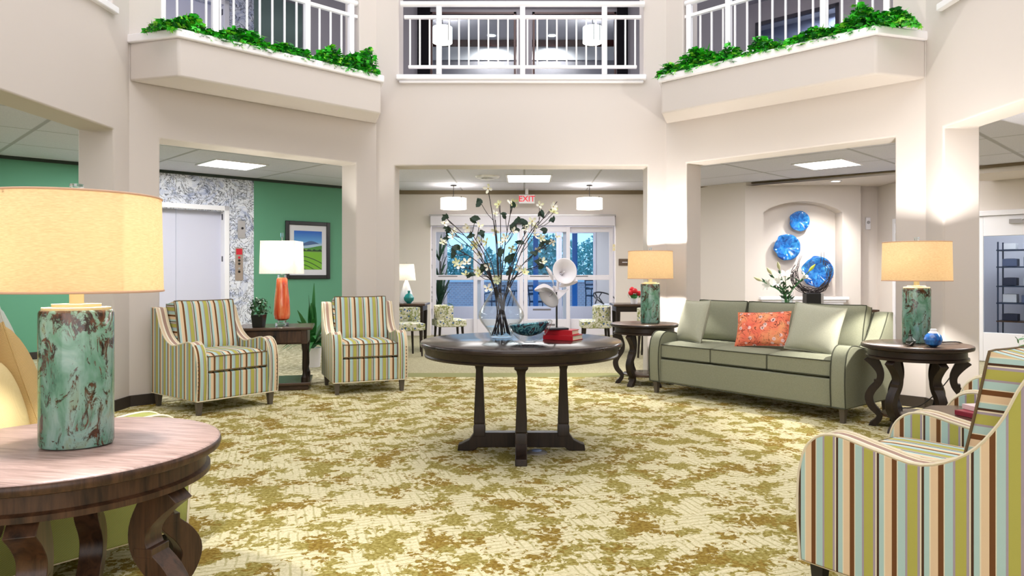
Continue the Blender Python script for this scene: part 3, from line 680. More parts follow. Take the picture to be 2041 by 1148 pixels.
def simple_chair(name, label, cat, loc, rz, m, group, seat=(.46, .44, .45), sm=None, arms=True):
    t = thing(name, label, cat, loc, rz, group); w, d, h = seat
    bm = B(); box(bm, -w/2, w/2, -d/2, d/2, h-.05, h); obj('seat', bm, sm or m, t, bevel=.015)
    for sx in (-1, 1):
        bm = B(); tube(bm, [(sx*w*.47, -d*.45, 0), (sx*w*.47, -d*.45, h-.05)], .018, 8); obj('leg', bm, m, t)
        bm = B(); tube(bm, [(sx*w*.45, d*.5, 0), (sx*w*.45, d*.45, h), (sx*w*.45, d*.6, h+.45)], .018, 8); obj('leg', bm, m, t)
        if arms:
            bm = B(); tube(bm, [(sx*w*.5, d*.5, h+.22), (sx*w*.55, 0, h+.22), (sx*w*.47, -d*.45, h+.18), (sx*w*.47, -d*.45, h-.03)], .016, 8); obj('armrest', bm, m, t)
    bm = B()
    for z in (.18, .30, .43): box(bm, -w*.45, w*.45, d*.54, d*.58, h+z-.03, h+z+.02)
    obj('backrest', bm, m, t)
    return t
DKB = mat('navy_metal_furniture', (24, 40, 66), .4)
simple_chair('patio_chair', 'dark patio armchair outside seen left of the sculpture', 'chair', (.42, 20.9, -.02), 1.2, DKB, 'dark patio chairs')
simple_chair('patio_chair', 'dark patio armchair outside beside the round patio table', 'chair', (-.9, 21.2, -.02), -1.0, DKB, 'dark patio chairs')
simple_chair('patio_chair', 'dark high patio chair outside at the right entrance panel', 'chair', (2.1, 21.6, -.02), .4, DKB, 'dark patio chairs', (.4, .4, .6))
t = thing('patio_table', 'dark round patio table outside behind the glass vase', 'table', (-.25, 21.8, -.02), 0)
bm = B(); lathe(bm, [(.45, .70), (.46, .72), (.45, .73)], 28); obj('table_top', bm, DKB, t)
for k in range(4):
    a = k*PI/2+.4; bm = B(); tube(bm, [(.38*math.cos(a), .38*math.sin(a), 0), (.12*math.cos(a), .12*math.sin(a), .70)], .015, 6); obj('leg', bm, DKB, t)
# vestibule furniture
t = thing('vestibule_armchair', 'black bentwood chair with pale seat inside the right of the vestibule', 'chair', (1.86, 16.6, 0), .5)
bm = B(); lathe(bm, [(.20, .42), (.25, .44), (.25, .50), (.18, .52)], 24); obj('seat', bm, mat('pale_vinyl', (208, 206, 212), .4), t)
bm = B(); tube(bm, [(.26*math.cos(a_), .26*math.sin(a_), .52+.26*math.sin(min(PI, max(0, (a_+.9)/(PI+1.8)*PI)))) for a_ in [(-.9+(PI+1.8)*i/24) for i in range(25)]], .017, 8); obj('backrest', bm, BLACK, t)
bm = B(); tube(bm, [(-.12, .22, .5), (-.02, .27, .66), (-.1, .26, .77)], .014, 6); tube(bm, [(.12, .22, .5), (.02, .27, .66), (.1, .26, .77)], .014, 6); obj('back_splat', bm, BLACK, t)
for k in range(4):
    a = PI/4+k*PI/2; bm = B(); tube(bm, [(.22*math.cos(a), .22*math.sin(a), 0), (.18*math.cos(a), .18*math.sin(a), .43)], .017, 8); obj('leg', bm, BLACK, t)
t = thing('vestibule_plant', 'dark potted palm in the left of the vestibule', 'plant', (-1.93, 16.3, 0), 0)
bm = B(); lathe(bm, [(.13, 0), (.19, .42), (.17, .42), (.15, .36)], 20); obj('pot', bm, BLACK, t)
def blades(bm, c, n, L, wd, seed, spread=.9, mi=0, up=.6):
    rnd = random.Random(seed)
    for i in range(n):
        a = rnd.uniform(0, 2*PI); el = rnd.uniform(.25, up*1.5); l = L*rnd.uniform(.6, 1); dx, dy = math.cos(a), math.sin(a); pr = None
        for k in range(6):
            u = k/5; r = l*u*math.cos(el)*spread; z = l*(u*math.sin(el)+.45*u-.75*u*u*math.cos(el)); w = wd*math.sin(PI*min(.97, u*.9+.08))
            p = Vector((c[0]+dx*r, c[1]+dy*r, c[2]+z)); s_ = Vector((-dy, dx, 0))*w
            cur = (bm.verts.new(p-s_), bm.verts.new(p+s_+Vector((0, 0, w*.3))))
            if pr: bm.faces.new((pr[0], pr[1], cur[1], cur[0])).material_index = mi
            pr = cur
DKLEAF = mat('dark_green_leaves', (30, 66, 36), .5); MIDLEAF = mat('mid_green_leaves', (50, 120, 56), .5)
bm = B(); blades(bm, (0, 0, .4), 26, .95, .035, 3, up=.95); obj('foliage', bm, DKLEAF, t, smooth=False)
for z in (.7, 1.1, 1.5):
    bm = B(); blades(bm, (0, 0, z), 14, .6, .03, int(z*10), up=.9); obj('foliage', bm, DKLEAF, t, smooth=False)
bm = B(); tube(bm, [(0, 0, .35), (.02, 0, 1.5)], .02, 6); obj('stem', bm, BARK, t)

# ================================================================== LIGHTS ON CEILINGS
def troffer(label, loc, rz, w, d):
    t = thing('ceiling_light_panel', label, 'ceiling light', loc, rz, 'flat lit ceiling panels')
    bm = B(); box(bm, -w/2, w/2, -d/2, d/2, -.012, -.004); obj('diffuser', bm, LAMPLED, t, smooth=False)
    bm = B(); k = .03
    for q in ((-w/2-k, -w/2, -d/2-k, d/2+k), (w/2, w/2+k, -d/2-k, d/2+k), (-w/2, w/2, -d/2-k, -d/2), (-w/2, w/2, d/2, d/2+k)): box(bm, q[0], q[1], q[2], q[3], -.014, -.001)
    obj('frame', bm, WHITE, t, smooth=False)
troffer('lit square ceiling panel in front of the elevator wall', (-4.40, 10.8, ZC), PI/4, .74, .70)
troffer('lit ceiling panel in the entrance hall above the exit sign', (.08, 12.35, ZC), 0, .72, .86)
troffer('lit square ceiling panel above the niche with blue glass plates', (4.54, 10.75, ZC), PI/4, .74, .70)
def spot(loc, e, col=(1, .95, .88), ang=100):
    l = bpy.data.lights.new('spot_light', 'SPOT'); l.energy = e; l.color = col; l.spot_size = math.radians(ang); l.spot_blend = .8; l.shadow_soft_size = .05
    o = bpy.data.objects.new('spot_light', l); COL.objects.link(o); o.location = loc; return o
def downlight(label, loc, grp=None):
    t = thing('recessed_downlight', label, 'ceiling light', loc, 0, grp)
    bm = B(); lathe(bm, [(.095, 0), (.095, -.008), (.07, -.008), (.07, -.001)], 24, caps=False); obj('trim_ring', bm, WHITE, t)
    bm = B(); lathe(bm, [(.069, -.002), (.069, -.006)], 24); obj('lens', bm, LAMPLED, t)
downlight('round recessed downlight in the soffit over the blue glass plates', (5.32, 12.25, 2.80)); s_ = spot((5.25, 12.25, 2.77), 190)
s_.rotation_euler = (math.radians(18), 0, 0)
downlight('small round downlight in the upper room ceiling, left of the pair', (-.60, 13.25, 5.62), 'upper room downlights'); spot((-.60, 13.25, 5.57), 110, ang=160)
downlight('small round downlight in the upper room ceiling, right of the pair', (.51, 13.25, 5.62), 'upper room downlights'); spot((.51, 13.25, 5.57), 110, ang=160)
def drum(label, loc, r, h, drop, grp):
    t = thing('drum_pendant_light', label, 'pendant light', loc, 0, grp)
    bm = B(); lathe(bm, [(r, -h/2), (r, h/2), (r-.006, h/2), (r-.006, -h/2)], 36, caps=False); lathe(bm, [(r-.008, -h/2+.004), (r-.008, -h/2+.008)], 36); obj('drum_shade', bm, GLOWDRUM, t)
    bm = B(); tube(bm, [(0, 0, h/2-.02), (0, 0, drop)], .006, 6); obj('stem', bm, BLACK, t)
    l = bpy.data.lights.new('bulb_light', 'POINT'); l.energy = 34 if loc.z > 4 else 6; l.color = (1, .97, .94); l.shadow_soft_size = .04
    o = bpy.data.objects.new('bulb_light', l); COL.objects.link(o); o.parent = t; o.location = (.03, 0, h/2-.03)
    bm = B(); lathe(bm, [(.06, drop-.02), (.06, drop)], 20); obj('canopy', bm, BLACK, t)
    bm = B()
    for a in (-.35, .35, 2.6, 3.6): box(bm, r*math.cos(a-1.2)-.004, r*math.cos(a-1.2)+.004, r*math.sin(a-1.2)-.006, r*math.sin(a-1.2)+.006, -h/2, h/2+.02)
    obj('strap', bm, BLACK, t)
q = P(904, 406, 13.3); drum('lit drum pendant left of the exit sign', q, .24, .20, ZC-q.z, 'drum pendants in the entrance hall')
q = P(1175, 406, 13.3); drum('lit drum pendant right of the exit sign', q, .24, .20, ZC-q.z, 'drum pendants in the entrance hall')
q = P(882, 70, 12.2); drum('round drum pendant in the upper room, left one', q, .165, .26, 5.62-q.z, 'drum pendants in the upper room')
q = P(1181, 70, 12.2); drum('round drum pendant in the upper room, right one', q, .165, .26, 5.62-q.z, 'drum pendants in the upper room')
ex = thing('exit_sign', 'white EXIT sign with red letters hanging over the entrance doors', 'sign', (P(1050, 397, 13.9)), 0)
bm = B(); box(bm, -.15, .15, -.025, .025, -.085, .085); obj('housing', bm, WHITE, ex, bevel=.006)
bm = B(); box(bm, -.03, .03, -.02, .02, .09, ZC-ex.location.z-.001); obj('mount', bm, WHITE, ex)
text_mesh('lettering', 'EXIT', .155, mat('red_letters', (226, 40, 60), .5, emit=.5), ex, (0, -.028, 0), depth=.001)
t = thing('ceiling_air_diffuser', 'round white air diffuser on the entrance hall ceiling', 'vent', (-.62, 12.1, ZC), 0)
bm = B(); lathe(bm, [(.21, -.002), (.19, -.03), (.06, -.05), (.05, -.05)], 32); obj('outer_cone', bm, WHITE, t)
bm = B(); lathe(bm, [(.12, -.052), (.05, -.07)], 28); obj('inner_cone', bm, WHITE, t)
t = thing('room_sign', 'small brown room sign on the beige wall beside the entrance doors', 'sign', P(1233, 529, 14.19))
bm = B(); box(bm, 0, .24, -.015, -.001, 0, .13); obj('plate', bm, mat('brown_sign', (88, 70, 56), .5), t, bevel=.003)
bm = B(); box(bm, .07, .17, -.017, -.015, .055, .07); obj('lettering', bm, MATS['mat_board'], t, smooth=False)
t = thing('wall_switch', 'small cream wall switch right of the entrance doors', 'switch', P(1221, 500, 14.19))
bm = B(); box(bm, 0, .05, -.012, -.001, 0, .13); obj('plate', bm, CREAM, t, bevel=.003); bm = B(); box(bm, .018, .032, -.02, -.012, .05, .08); obj('toggle', bm, WHITE, t)
t = thing('fire_alarm_strobe', 'small white alarm device on the wall right of the niche', 'alarm', (6.22, 13.09, 2.02))
bm = B(); box(bm, 0, .09, -.03, -.001, 0, .22); obj('housing', bm, WHITE, t, bevel=.01); bm = B(); lathe(bm, [(.03, 0), (.025, .02)], 16, M=Matrix.Translation((.045, -.03, .13)) @ Matrix.Rotation(PI/2, 4, 'X')); obj('lens', bm, STEEL, t)
t = thing('smoke_detector', 'small round detector on the ceiling near the right pier', 'detector', (5.55, 10.6, ZC)); bm = B(); lathe(bm, [(.06, -.001), (.06, -.03), (.04, -.045)], 20); obj('base', bm, WHITE, t); bm = B(); lathe(bm, [(.03, -.045), (.025, -.055)], 16); obj('sensor', bm, BLACK, t)

# ================================================================== TABLE LAMPS
def round_rect_prof(r, h, b):
    return [(r-b, 0), (r-b*.3, b*.3), (r, b), (r, h-b), (r-b*.3, h-b*.3), (r-b, h)]
def teal_lamp(label, loc, rz, energy):
    t = thing('ceramic_table_lamp', label, 'lamp', loc, rz, 'teal rust ceramic lamps')
    bm = B(); lathe(bm, round_rect_prof(.107, .435, .012), 48, sy=.78); obj('lamp_body', bm, CERAMIC, t)
    bm = B(); lathe(bm, [(.098, .433), (.098, .441), (.070, .442), (.070, .452), (.021, .453), (.021, .50)], 40, sy=.8); obj('neck', bm, CREAM, t)
    bm = B(); rt, rb, z0, z1 = .244, .250, .492, .795
    lathe(bm, [(rb, z0), (rt, z1), (rt-.003, z1), (rb-.003, z0), (rb, z0)], 64, caps=False); sh = obj('lamp_shade', bm, SHADE, t)
    for r_, z_ in ((rb, z0), (rt, z1)):
        bm = B(); tube(bm, [(r_*math.cos(2*PI*i/64), r_*math.sin(2*PI*i/64), z_) for i in range(64)], .0035, 6, closed=True)
        obj('shade_trim', bm, mat('peach_trim', (214, 176, 150), .8) if 'peach_trim' not in MATS else MATS['peach_trim'], sh)
    bm = B(); tube(bm, [(0, 0, .775), (0, 0, .81)], .004, 6)
    for sg in (-1, 1): tube(bm, [(0, sg*.01, .50), (0, sg*.06, .56), (0, sg*.065, .66), (0, sg*.04, .74), (0, 0, .78)], .003, 6)
    for k in range(3):
        a = k*2*PI/3; tube(bm, [(0, 0, .775), (rt*.99*math.cos(a), rt*.99*math.sin(a), .785)], .003, 6)
    obj('harp', bm, STEEL, t)
    bm = B(); box(bm, -.012, .012, -.012, .012, .79, .825); lathe(bm, [(.02, .826), (.02, .835)], 12); obj('finial', bm, CRYSTAL, t)
    bm = B(); lathe(bm, [(.012, .50), (.012, .56), (.026, .59), (.028, .61), (.008, .640)], 16); obj('bulb', bm, BULB, t)
    l = bpy.data.lights.new('bulb_light', 'POINT'); l.energy = energy; l.color = (1.0, .945, .87); l.shadow_soft_size = .03
    o = bpy.data.objects.new('bulb_light', l); COL.objects.link(o); o.parent = t; o.location = (0, 0, .695)
    return t

# ================================================================== ROUND END TABLES
def sweep_leg(bm, pts, wid, ang, thick):
    # pts: (r,z) along the centre line; thick: list of in-plane thicknesses
    c, s = math.cos(ang), math.sin(ang); rings = []
    for i, (r, z) in enumerate(pts):
        a = pts[max(0, i-1)]; b = pts[min(len(pts)-1, i+1)]; tx, tz = b[0]-a[0], b[1]-a[1]; L = math.hypot(tx, tz); nx, nz = -tz/L, tx/L
        th = thick[i]/2
        q = [(r+nx*th, z+nz*th), (r-nx*th, z-nz*th)]
        if i == len(pts)-1: q = [(q[0][0], max(0, pts[-1][1])), (q[1][0], max(0, pts[-1][1]))]
        w = wid[i]/2 if isinstance(wid, (list, tuple)) else wid/2
        ring = []
        for (rr, zz), sg in ((q[0], 1), (q[1], 1), (q[1], -1), (q[0], -1)):
            ring.append(bm.verts.new((rr*c - sg*w*s, rr*s + sg*w*c, zz)))
        rings.append(ring)
    ring_faces(bm, rings, True, True)
def catmull(pts, n):
    out = []
    P_ = [pts[0]]+list(pts)+[pts[-1]]
    for i in range(1, len(P_)-2):
        for k in range(n):
            t = k/n; p0, p1, p2, p3 = P_[i-1:i+3]
            out.append(tuple(.5*((2*p1[j])+(-p0[j]+p2[j])*t+(2*p0[j]-5*p1[j]+4*p2[j]-p3[j])*t*t+(-p0[j]+3*p1[j]-3*p2[j]+p3[j])*t*t*t) for j in range(len(p1))))
    out.append(tuple(pts[-1])); return out
def end_table(label, loc, rz, R, h, topm, legm=None, grp='round end tables with curved legs'):
    t = thing('round_end_table', label, 'table', loc, rz, grp); legm = legm or WOODV
    bm = B(); lathe(bm, [(R-.02, h-.038), (R-.004, h-.032), (R, h-.018), (R-.004, h-.004), (R-.012, h)], 96)
    bmesh.ops.recalc_face_normals(bm, faces=bm.faces[:])
    for f in bm.faces: f.material_index = 0 if f.normal.z > .8 else 1
    obj('table_top', bm, [topm, WOOD if legm is WOODV else legm], t, ang=50)
    bm = B(); lathe(bm, [(R-.05, h-.115), (R-.035, h-.112), (R-.035, h-.095), (R-.048, h-.088), (R-.05, h-.045), (R-.03, h-.037)], 96); obj('apron', bm, WOOD if legm is WOODV else legm, t, ang=25)
    k = R/.40; hh = (h-.11)/.56
    c = [(.335*k, .56*hh), (.29*k, .50*hh), (.255*k, .43*hh), (.262*k, .36*hh), (.315*k, .29*hh), (.338*k, .23*hh), (.318*k, .16*hh), (.265*k, .10*hh), (.27*k, .055*hh), (.325*k, .0)]
    th = [.10, .075, .055, .052, .06, .062, .055, .045, .045, .05]
    pts = catmull([(a[0], a[1], b) for a, b in zip(c, th)], 4)
    for i in range(6):
        bm = B(); sweep_leg(bm, [(p[0], p[1]) for p in pts], .066*k, i*PI/3, [p[2]*k for p in pts])
        # small carved step halfway down the outer face
        a = i*PI/3; M_ = Matrix.Rotation(a, 4, 'Z'); box(bm, .245*k, .30*k, -.034*k, .034*k, .345*hh, .375*hh, M_)
        obj('leg', bm, legm, t, bevel=.005, ang=40)
    bm = B(); lathe(bm, [(.235*k, .095), (.25*k, .100), (.25*k, .117), (.235*k, .122)], 48); obj('lower_shelf', bm, topm, t, ang=50)
    return t
TR = (3.07, 5.62); TM = (1.33, 7.95); TF = (-1.475, 2.30)
end_table('round dark end table between the green sofa and the right wall', (TR[0], TR[1], 0), -.5, .395, .67, WOODMID)
end_table('round dark end table at the far left end of the green sofa', (TM[0], TM[1], 0), -.166, .375, .67, WOODMID)
end_table('large round walnut end table in the left foreground', (TF[0], TF[1], 0), -.19, .465, .67, WOODTOP, WOODFRT)
teal_lamp('teal ceramic lamp on the large left foreground table', (-1.435, 2.30, .671), .25, 68)
teal_lamp('teal ceramic lamp on the end table by the right wall', (3.10, 5.67, .671), 0, 122)
teal_lamp('teal ceramic lamp on the far end table left of the sofa', (1.40, 7.97, .671), 0, 104)
# lamp cords
for nm, lab, pts in (('lamp_cord', 'dark lamp cord looping down behind the right end table', [(3.19, 5.62, .674), (3.44, 5.68, .676), (3.50, 5.72, .60), (3.42, 5.8, .35), (3.2, 5.78, .16), (3.05, 5.8, .13), (3.3, 6.0, .05), (3.55, 6.2, .02)]),
                      ('phone_cord', 'pale looped cord hanging by the right wall under the end table', [(3.59, 5.5, .45), (3.5, 5.45, .30), (3.42, 5.4, .20), (3.5, 5.35, .14), (3.56, 5.4, .22), (3.48, 5.3, .26), (3.4, 5.3, .15), (3.5, 5.2, .02)])):
    bm = B(); tube(bm, catmull(pts, 6), .0045, 6); tag(obj(nm, bm, BLACK if 'dark' in lab else CREAM), lab, 'cord')
# small things beside the right lamp
t = thing('round_glass_vase', 'small round blue and white vase beside the right lamp', 'vase', (3.055, 5.36, .671))
bm = B(); lathe(bm, [(.02, 0), (.052, .02), (.064, .055), (.054, .088), (.035, .104)], 32); obj('body', bm, BLUEGL, t)
bm = B(); lathe(bm, [(.036, .103), (.022, .118), (.020, .128), (.024, .132), (.018, .130)], 24, caps=False); obj('neck', bm, WHITE, t)
t = thing('bud_vase', 'tiny dark round bud vase on the right end table', 'vase', (2.93, 5.44, .671))
bm = B(); lathe(bm, [(.015, 0), (.034, .02), (.036, .04), (.016, .062), (.010, .075), (.016, .088)], 24); obj('body', bm, mat('dark_grey_glaze', (58, 66, 60), .2), t)
bm = B(); tube(bm, [(0, -.03, .03), (-.04, -.06, .012), (-.07, -.06, .02)], .006, 6); obj('spout', bm, BLACK, t)

# ================================================================== ARMCHAIRS AND SOFAS
def slab(bm, w, d, h, edge=.75, nx=12, ny=12, p=4, M=None, mi=0, pinch=0.0, crown=1.0):
    """soft cushion: w x d footprint, h thick"""
    def make(sg):
        g_ = []
        for j in range(ny+1):
            row = []
            for i in range(nx+1):
                x = -1+2*i/nx; y = -1+2*j/ny
                e = max(0, (1-abs(x)**p))*max(0, (1-abs(y)**p))
                z = sg*h/2*(edge+(1-edge)*e**.5*crown)
                px = x*w/2*(1-pinch*(1-abs(y)**2)*abs(x)**3); py = y*d/2*(1-pinch*(1-abs(x)**2)*abs(y)**3)
                # rounded plan corners
                if edge > .3 and abs(x) > .86 and abs(y) > .86: px *= .985; py *= .985
                v = Vector((px, py, z)); row.append(bm.verts.new(M @ v if M is not None else v))
            g_.append(row)
        return g_
    a = make(1); b = make(-1)
    for j in range(ny):
        for i in range(nx):
            bm.faces.new((a[j][i], a[j][i+1], a[j+1][i+1], a[j+1][i])).material_index = mi
            bm.faces.new((b[j][i], b[j+1][i], b[j+1][i+1], b[j][i+1])).material_index = mi
    per = [(i, 0) for i in range(nx)]+[(nx, j) for j in range(ny)]+[(i, ny) for i in range(nx, 0, -1)]+[(0, j) for j in range(ny, 0, -1)]
    for k in range(len(per)):
        i, j = per[k]; i2, j2 = per[(k+1) % len(per)]
        bm.faces.new((a[j][i], b[j][i], b[j2][i2], a[j2][i2])).material_index = mi
    return [[v.co.copy() for v in (a[j][i] for i, j in per)], [v.co.copy() for v in (b[j][i] for i, j in per)]]
def seat(name, label, cat, loc, rz, Wd, n, fab, fabside, welt, legm, grp=None, Dp=.84, Hb=.93, arm_w=.095, boxy=1.0, nail=False, cw_=None):
    t = thing(name, label, cat, loc, rz, grp); two = fab is not fabside
    hw = Wd/2; D2 = Dp/2; zb = .125
    fl = [fab, fabside] if two else [fab]
    def finish(nm, bm, **k):
        bmesh.ops.recalc_face_normals(bm, faces=bm.faces[:])
        if two:
            for f in bm.faces: f.material_index = 1 if abs(f.normal.x) > .6 else (2 if nm == 'arm' and f.normal.z > .12 and f.calc_center_median().y > -D2+.055 else 0)
        return obj(nm, bm, fl+[ARMBAND] if two and nm == 'arm' else fl, k.pop('par', t), **k)
    ah = .625; kk = Dp/.84
    prof = catmull([(-D2+.0, zb), (-D2-.012, .32), (-D2+.0, .50), (-D2+.045, ah-.035), (-D2+.13, ah), (-D2+.28*kk, ah-.025), (-D2+.44*kk, ah-.045), (-D2+.58*kk, ah+.02), (-D2+.67*kk, ah+.13), (-D2+.72*kk, Hb-.07), (-D2+.745*kk, Hb-.025)], 4)
    prof = list(prof)+[(D2, Hb-.02), (D2-.01, zb)]
    for sx in (-1, 1):
        bm = B(); x0, x1 = sx*hw, sx*(hw-arm_w); extrude_yz(bm, prof, min(x0, x1), max(x0, x1)); a_ = finish('arm', bm, bevel=.012, seg=3)
        bm = B()
        top = prof[:-2]
        for xx in (sx*(hw-.004), sx*(hw-arm_w+.004)): tube(bm, [(xx, p[0]-.004 if i < 8 else p[0], p[1]+(.002 if i > 8 else 0)) for i, p in enumerate(top)], .0055, 6)
        obj('piping', bm, welt, a_)
        if nail:
            bm = B()
            for k in range(10):
                z = zb+.03+k*.034; lathe(bm, [(.006, 0), (.004, .003)], 8, M=Matrix.Translation((sx*(hw-.015), -D2-.012+.004*abs(z-.32), z)) @ Matrix.Rotation(PI/2, 4, 'X'))
            obj('nail_heads', bm, mat('bronze_nail', (90, 80, 60), .4, .7) if 'bronze_nail' not in MATS else MATS['bronze_nail'], a_)
    ih = hw-arm_w
    bm = B(); box(bm, -ih-.01, ih+.01, -D2+.015, D2-.03, zb, .355); finish('base', bm, bevel=.012)
    bm = B(); tube(bm, [(-hw+.01, -D2-.004, zb), (hw-.01, -D2-.004, zb), (hw-.002, D2-.01, zb), (-hw+.002, D2-.01, zb)], .005, 6, closed=True); obj('base_piping', bm, welt, t)
    bm = B(); extrude_yz(bm, [(D2-.16, .34), (D2-.10, Hb-.03), (D2-.01, Hb-.03), (D2-.01, zb+.01), (D2-.16, zb+.01)], -ih-.01, ih+.01); finish('back', bm, bevel=.015, seg=3)
    cw = 2*ih/n
    for k in range(n):
        cx = -ih+cw*(k+.5)
        bm = B(); loops = slab(bm, cw-.008, Dp-.20, .155, .82, M=Matrix.Translation((cx, -.085, .437)), p=6, crown=2.3)
        c_ = finish('seat_cushion', bm, ang=60)
        bm = B()
        for lp in loops: tube(bm, lp, .005, 6, closed=True)
        obj('piping', bm, BROWNWELT if nail else welt, c_)
        M_ = Matrix.Translation((cx, D2-.205, .725)) @ Matrix.Rotation(math.radians(-12 if n == 1 else -13), 4, 'X') @ Matrix.Rotation(PI/2, 4, 'X')
        bm = B(); loops = slab(bm, cw-.012, .47 if n == 1 else .42, .20 if n == 1 else .17, .78 if n == 1 else .60, M=M_, p=4, pinch=.03, crown=1.15)
        c_ = finish('back_cushion', bm, ang=60)
        if two: c_.data.materials[1] = ST_Z
        bm = B()
        for lp in loops: tube(bm, lp, .005, 6, closed=True)
        obj('piping', bm, BROWNWELT if nail else welt, c_)
    for sx in (-1, 1):
        for sy in (-1, 1):
            bm = B(); x = sx*(hw-.05); y = sy*(D2-.05)
            a = [bm.verts.new((x+u*.018, y+v*.018, 0)) for u, v in ((-1, -1), (1, -1), (1, 1), (-1, 1))]; b = [bm.verts.new((x+u*.028, y+v*.028, zb+.01)) for u, v in ((-1, -1), (1, -1), (1, 1), (-1, 1))]
            ring_faces(bm, [a, b]); obj('leg', bm, legm, t, bevel=.003)
    return t
def rzf(fx, fy): return math.atan2(fx, -fy)
CG = 'striped armchairs'
seat('striped_armchair', 'striped armchair nearest the left pier, in front of the elevator doors', 'armchair', (-2.875, 6.66, 0), rzf(.78, -.62), .78, 1, ST_X, ST_Y, WELT, LEGGREY, CG, nail=True)
seat('striped_armchair', 'striped armchair between the small drawer table and the left centre pier', 'armchair', (-1.72, 7.66, 0), rzf(.40, -.915), .76, 1, ST_X, ST_Y, WELT, LEGGREY, CG, Dp=.80, nail=True)
seat('striped_armchair', 'large striped armchair in the right foreground seen from its side', 'armchair', (1.62, 2.64, 0), rzf(-.6, .8), .78, 1, ST_X, ST_Y, WELT, BLACK, CG, nail=True)
seat('striped_armchair', 'striped armchair at right mostly hidden behind the book table', 'armchair', (2.70, 3.70, 0), rzf(-.8, .6), .78, 1, ST_X, ST_Y, WELT, BLACK, CG, nail=True)
seat('sage_sofa', 'long sage green three seat sofa at the right below the niche', 'sofa', (2.27, 6.84, 0), rzf(-.77, -.636), 2.05, 3, SAGE, SAGE, DARKWELT, LEGGREY, 'sofas', Dp=.86, Hb=.90, arm_w=.13)
seat('woven_sofa', 'woven olive sofa behind the left foreground table', 'sofa', (-2.50, 3.25, 0), rzf(.62, .79), 1.84, 3, WOVEN, WOVEN, WELT, BLACK, 'sofas', Dp=1.04, Hb=.92, arm_w=.13)
def pillow(label, loc, rot, w, h, th, m, grp=None, weltm=None, pinch=.06):
    bm = B(); loops = slab(bm, w, h, th, .06, 16, 16, p=2.4, pinch=pinch)
    t = thing('throw_pillow', label, 'pillow', loc, 0, grp); t.rotation_euler = rot
    cv = obj('cover', bm, m, t, ang=80)
    bm = B(); tube(bm, loops[0], .004, 6, closed=True); obj('edge_seam', bm, weltm or m, t)
    return t
FLORAL = mat('coral_floral_fabric', (232, 112, 84), .85)
g = G(FLORAL); v = g.coord()
c = g.ramp(g.noise(v, 9, 2), [(.3, (226, 92, 76)), (.5, (238, 130, 96)), (.7, (240, 160, 110))])
fl_ = g.voro(v, 15, 'F1'); c = g.mix(g.bw(fl_, .30, .24), c, srgb((240, 196, 190))); c = g.mix(g.bw(fl_, .12, .09), c, srgb((90, 90, 80)))
tw = g.math('ABSOLUTE', g.math('SUBTRACT', g.noise(v, 9, 3, .6, 1.5), .5)); c = g.mix(g.bw(tw, .014, .007), c, srgb((96, 36, 30)))
g.base(c)
def sofa_pt(u, v, z, cx=2.27, cy=6.84, th=rzf(-.77, -.636)):
    p = Matrix.Rotation(th, 3, 'Z') @ Vector((u, v, 0)); return (cx+p.x, cy+p.y, z)
SR = rzf(-.77, -.636)
# local sofa x: negative end is nearest the far round table (seen at left)
def sp(u, v, z, tilt, yaw, roll, *a, **k):
    M_ = Matrix.Rotation(SR+yaw, 4, 'Z') @ Matrix.Rotation(PI/2-tilt, 4, 'X') @ Matrix.Rotation(roll, 4, 'Z')
    return pillow(a[0], sofa_pt(u, v, z), M_.to_euler(), *a[1:], **k)
sp(-.70, -.14, .735, .30, -.35, .03, 'pale sage pillow at the left end of the green sofa', .44, .44, .15, SAGEL, 'plain pale sage sofa pillows')
sp(.08, -.12, .70, .42, .22, .06, 'coral floral lumbar pillow in the middle of the green sofa', .50, .34, .14, FLORAL)
sp(.60, -.13, .735, .34, .10, -.10, 'pale sage pillow leaning at the right end of the green sofa', .46, .44, .15, SAGEL, 'plain pale sage sofa pillows')
LR = rzf(.62, .79)
def lp(u, v, z, tilt, yaw, roll, *a, **k):
    M_ = Matrix.Rotation(LR+yaw, 4, 'Z') @ Matrix.Rotation(PI/2-tilt, 4, 'X') @ Matrix.Rotation(roll, 4, 'Z')
    return pillow(a[0], sofa_pt(u, v, z, -2.47, 3.27, LR), M_.to_euler(), *a[1:], **k)

# ================================================================== SQUARE DRAWER TABLE (left) AND ITS THINGS
t = thing('drawer_side_table', 'dark square side table with one drawer between two striped chairs', 'table', (-2.66, 7.71, 0), math.radians(14))
bm = B(); box(bm, -.38, .38, -.32, .32, .63, .66); obj('table_top', bm, WOODMID, t, bevel=.008)
bm = B(); box(bm, -.33, .33, -.27, .27, .48, .63); obj('apron', bm, WOODFRT, t, bevel=.004)
bm = B(); box(bm, -.27, .27, -.285, -.2701, .495, .62); d_ = obj('drawer', bm, WOODFRT, t, bevel=.004)
bm = B(); lathe(bm, [(.008, 0), (.008, .012), (.018, .02), (.014, .03)], 16, M=Matrix.Translation((0, -.285, .56)) @ Matrix.Rotation(PI/2, 4, 'X')); obj('knob', bm, BLACK, d_)
for sx in (-1, 1):
    for sy in (-1, 1):
        bm = B(); x, y = sx*.30, sy*.24
        prof = [(.036, .08), (.036, .13), (.026, .15), (.020, .18), (.026, .22), (.024, .40), (.030, .43), (.034, .48)]
        lathe(bm, prof, 20, (x, y, 0)); obj('leg', bm, WOODV, t, ang=25)
bm = B(); box(bm, -.36, .36, -.30, .30, .05, .08); box(bm, -.34, .34, -.28, .28, 0, .05); obj('lower_shelf', bm, WOODMID, t, bevel=.006)
t = thing('orange_glass_lamp', 'orange glass table lamp with square white shade by the green wall', 'lamp', (-2.60, 7.70, .661))
bm = B(); box(bm, -.055, .055, -.055, .055, 0, .035); box(bm, -.035, .035, -.035, .035, .035, .06); obj('crystal_foot', bm, CRYSTAL, t, bevel=.004)
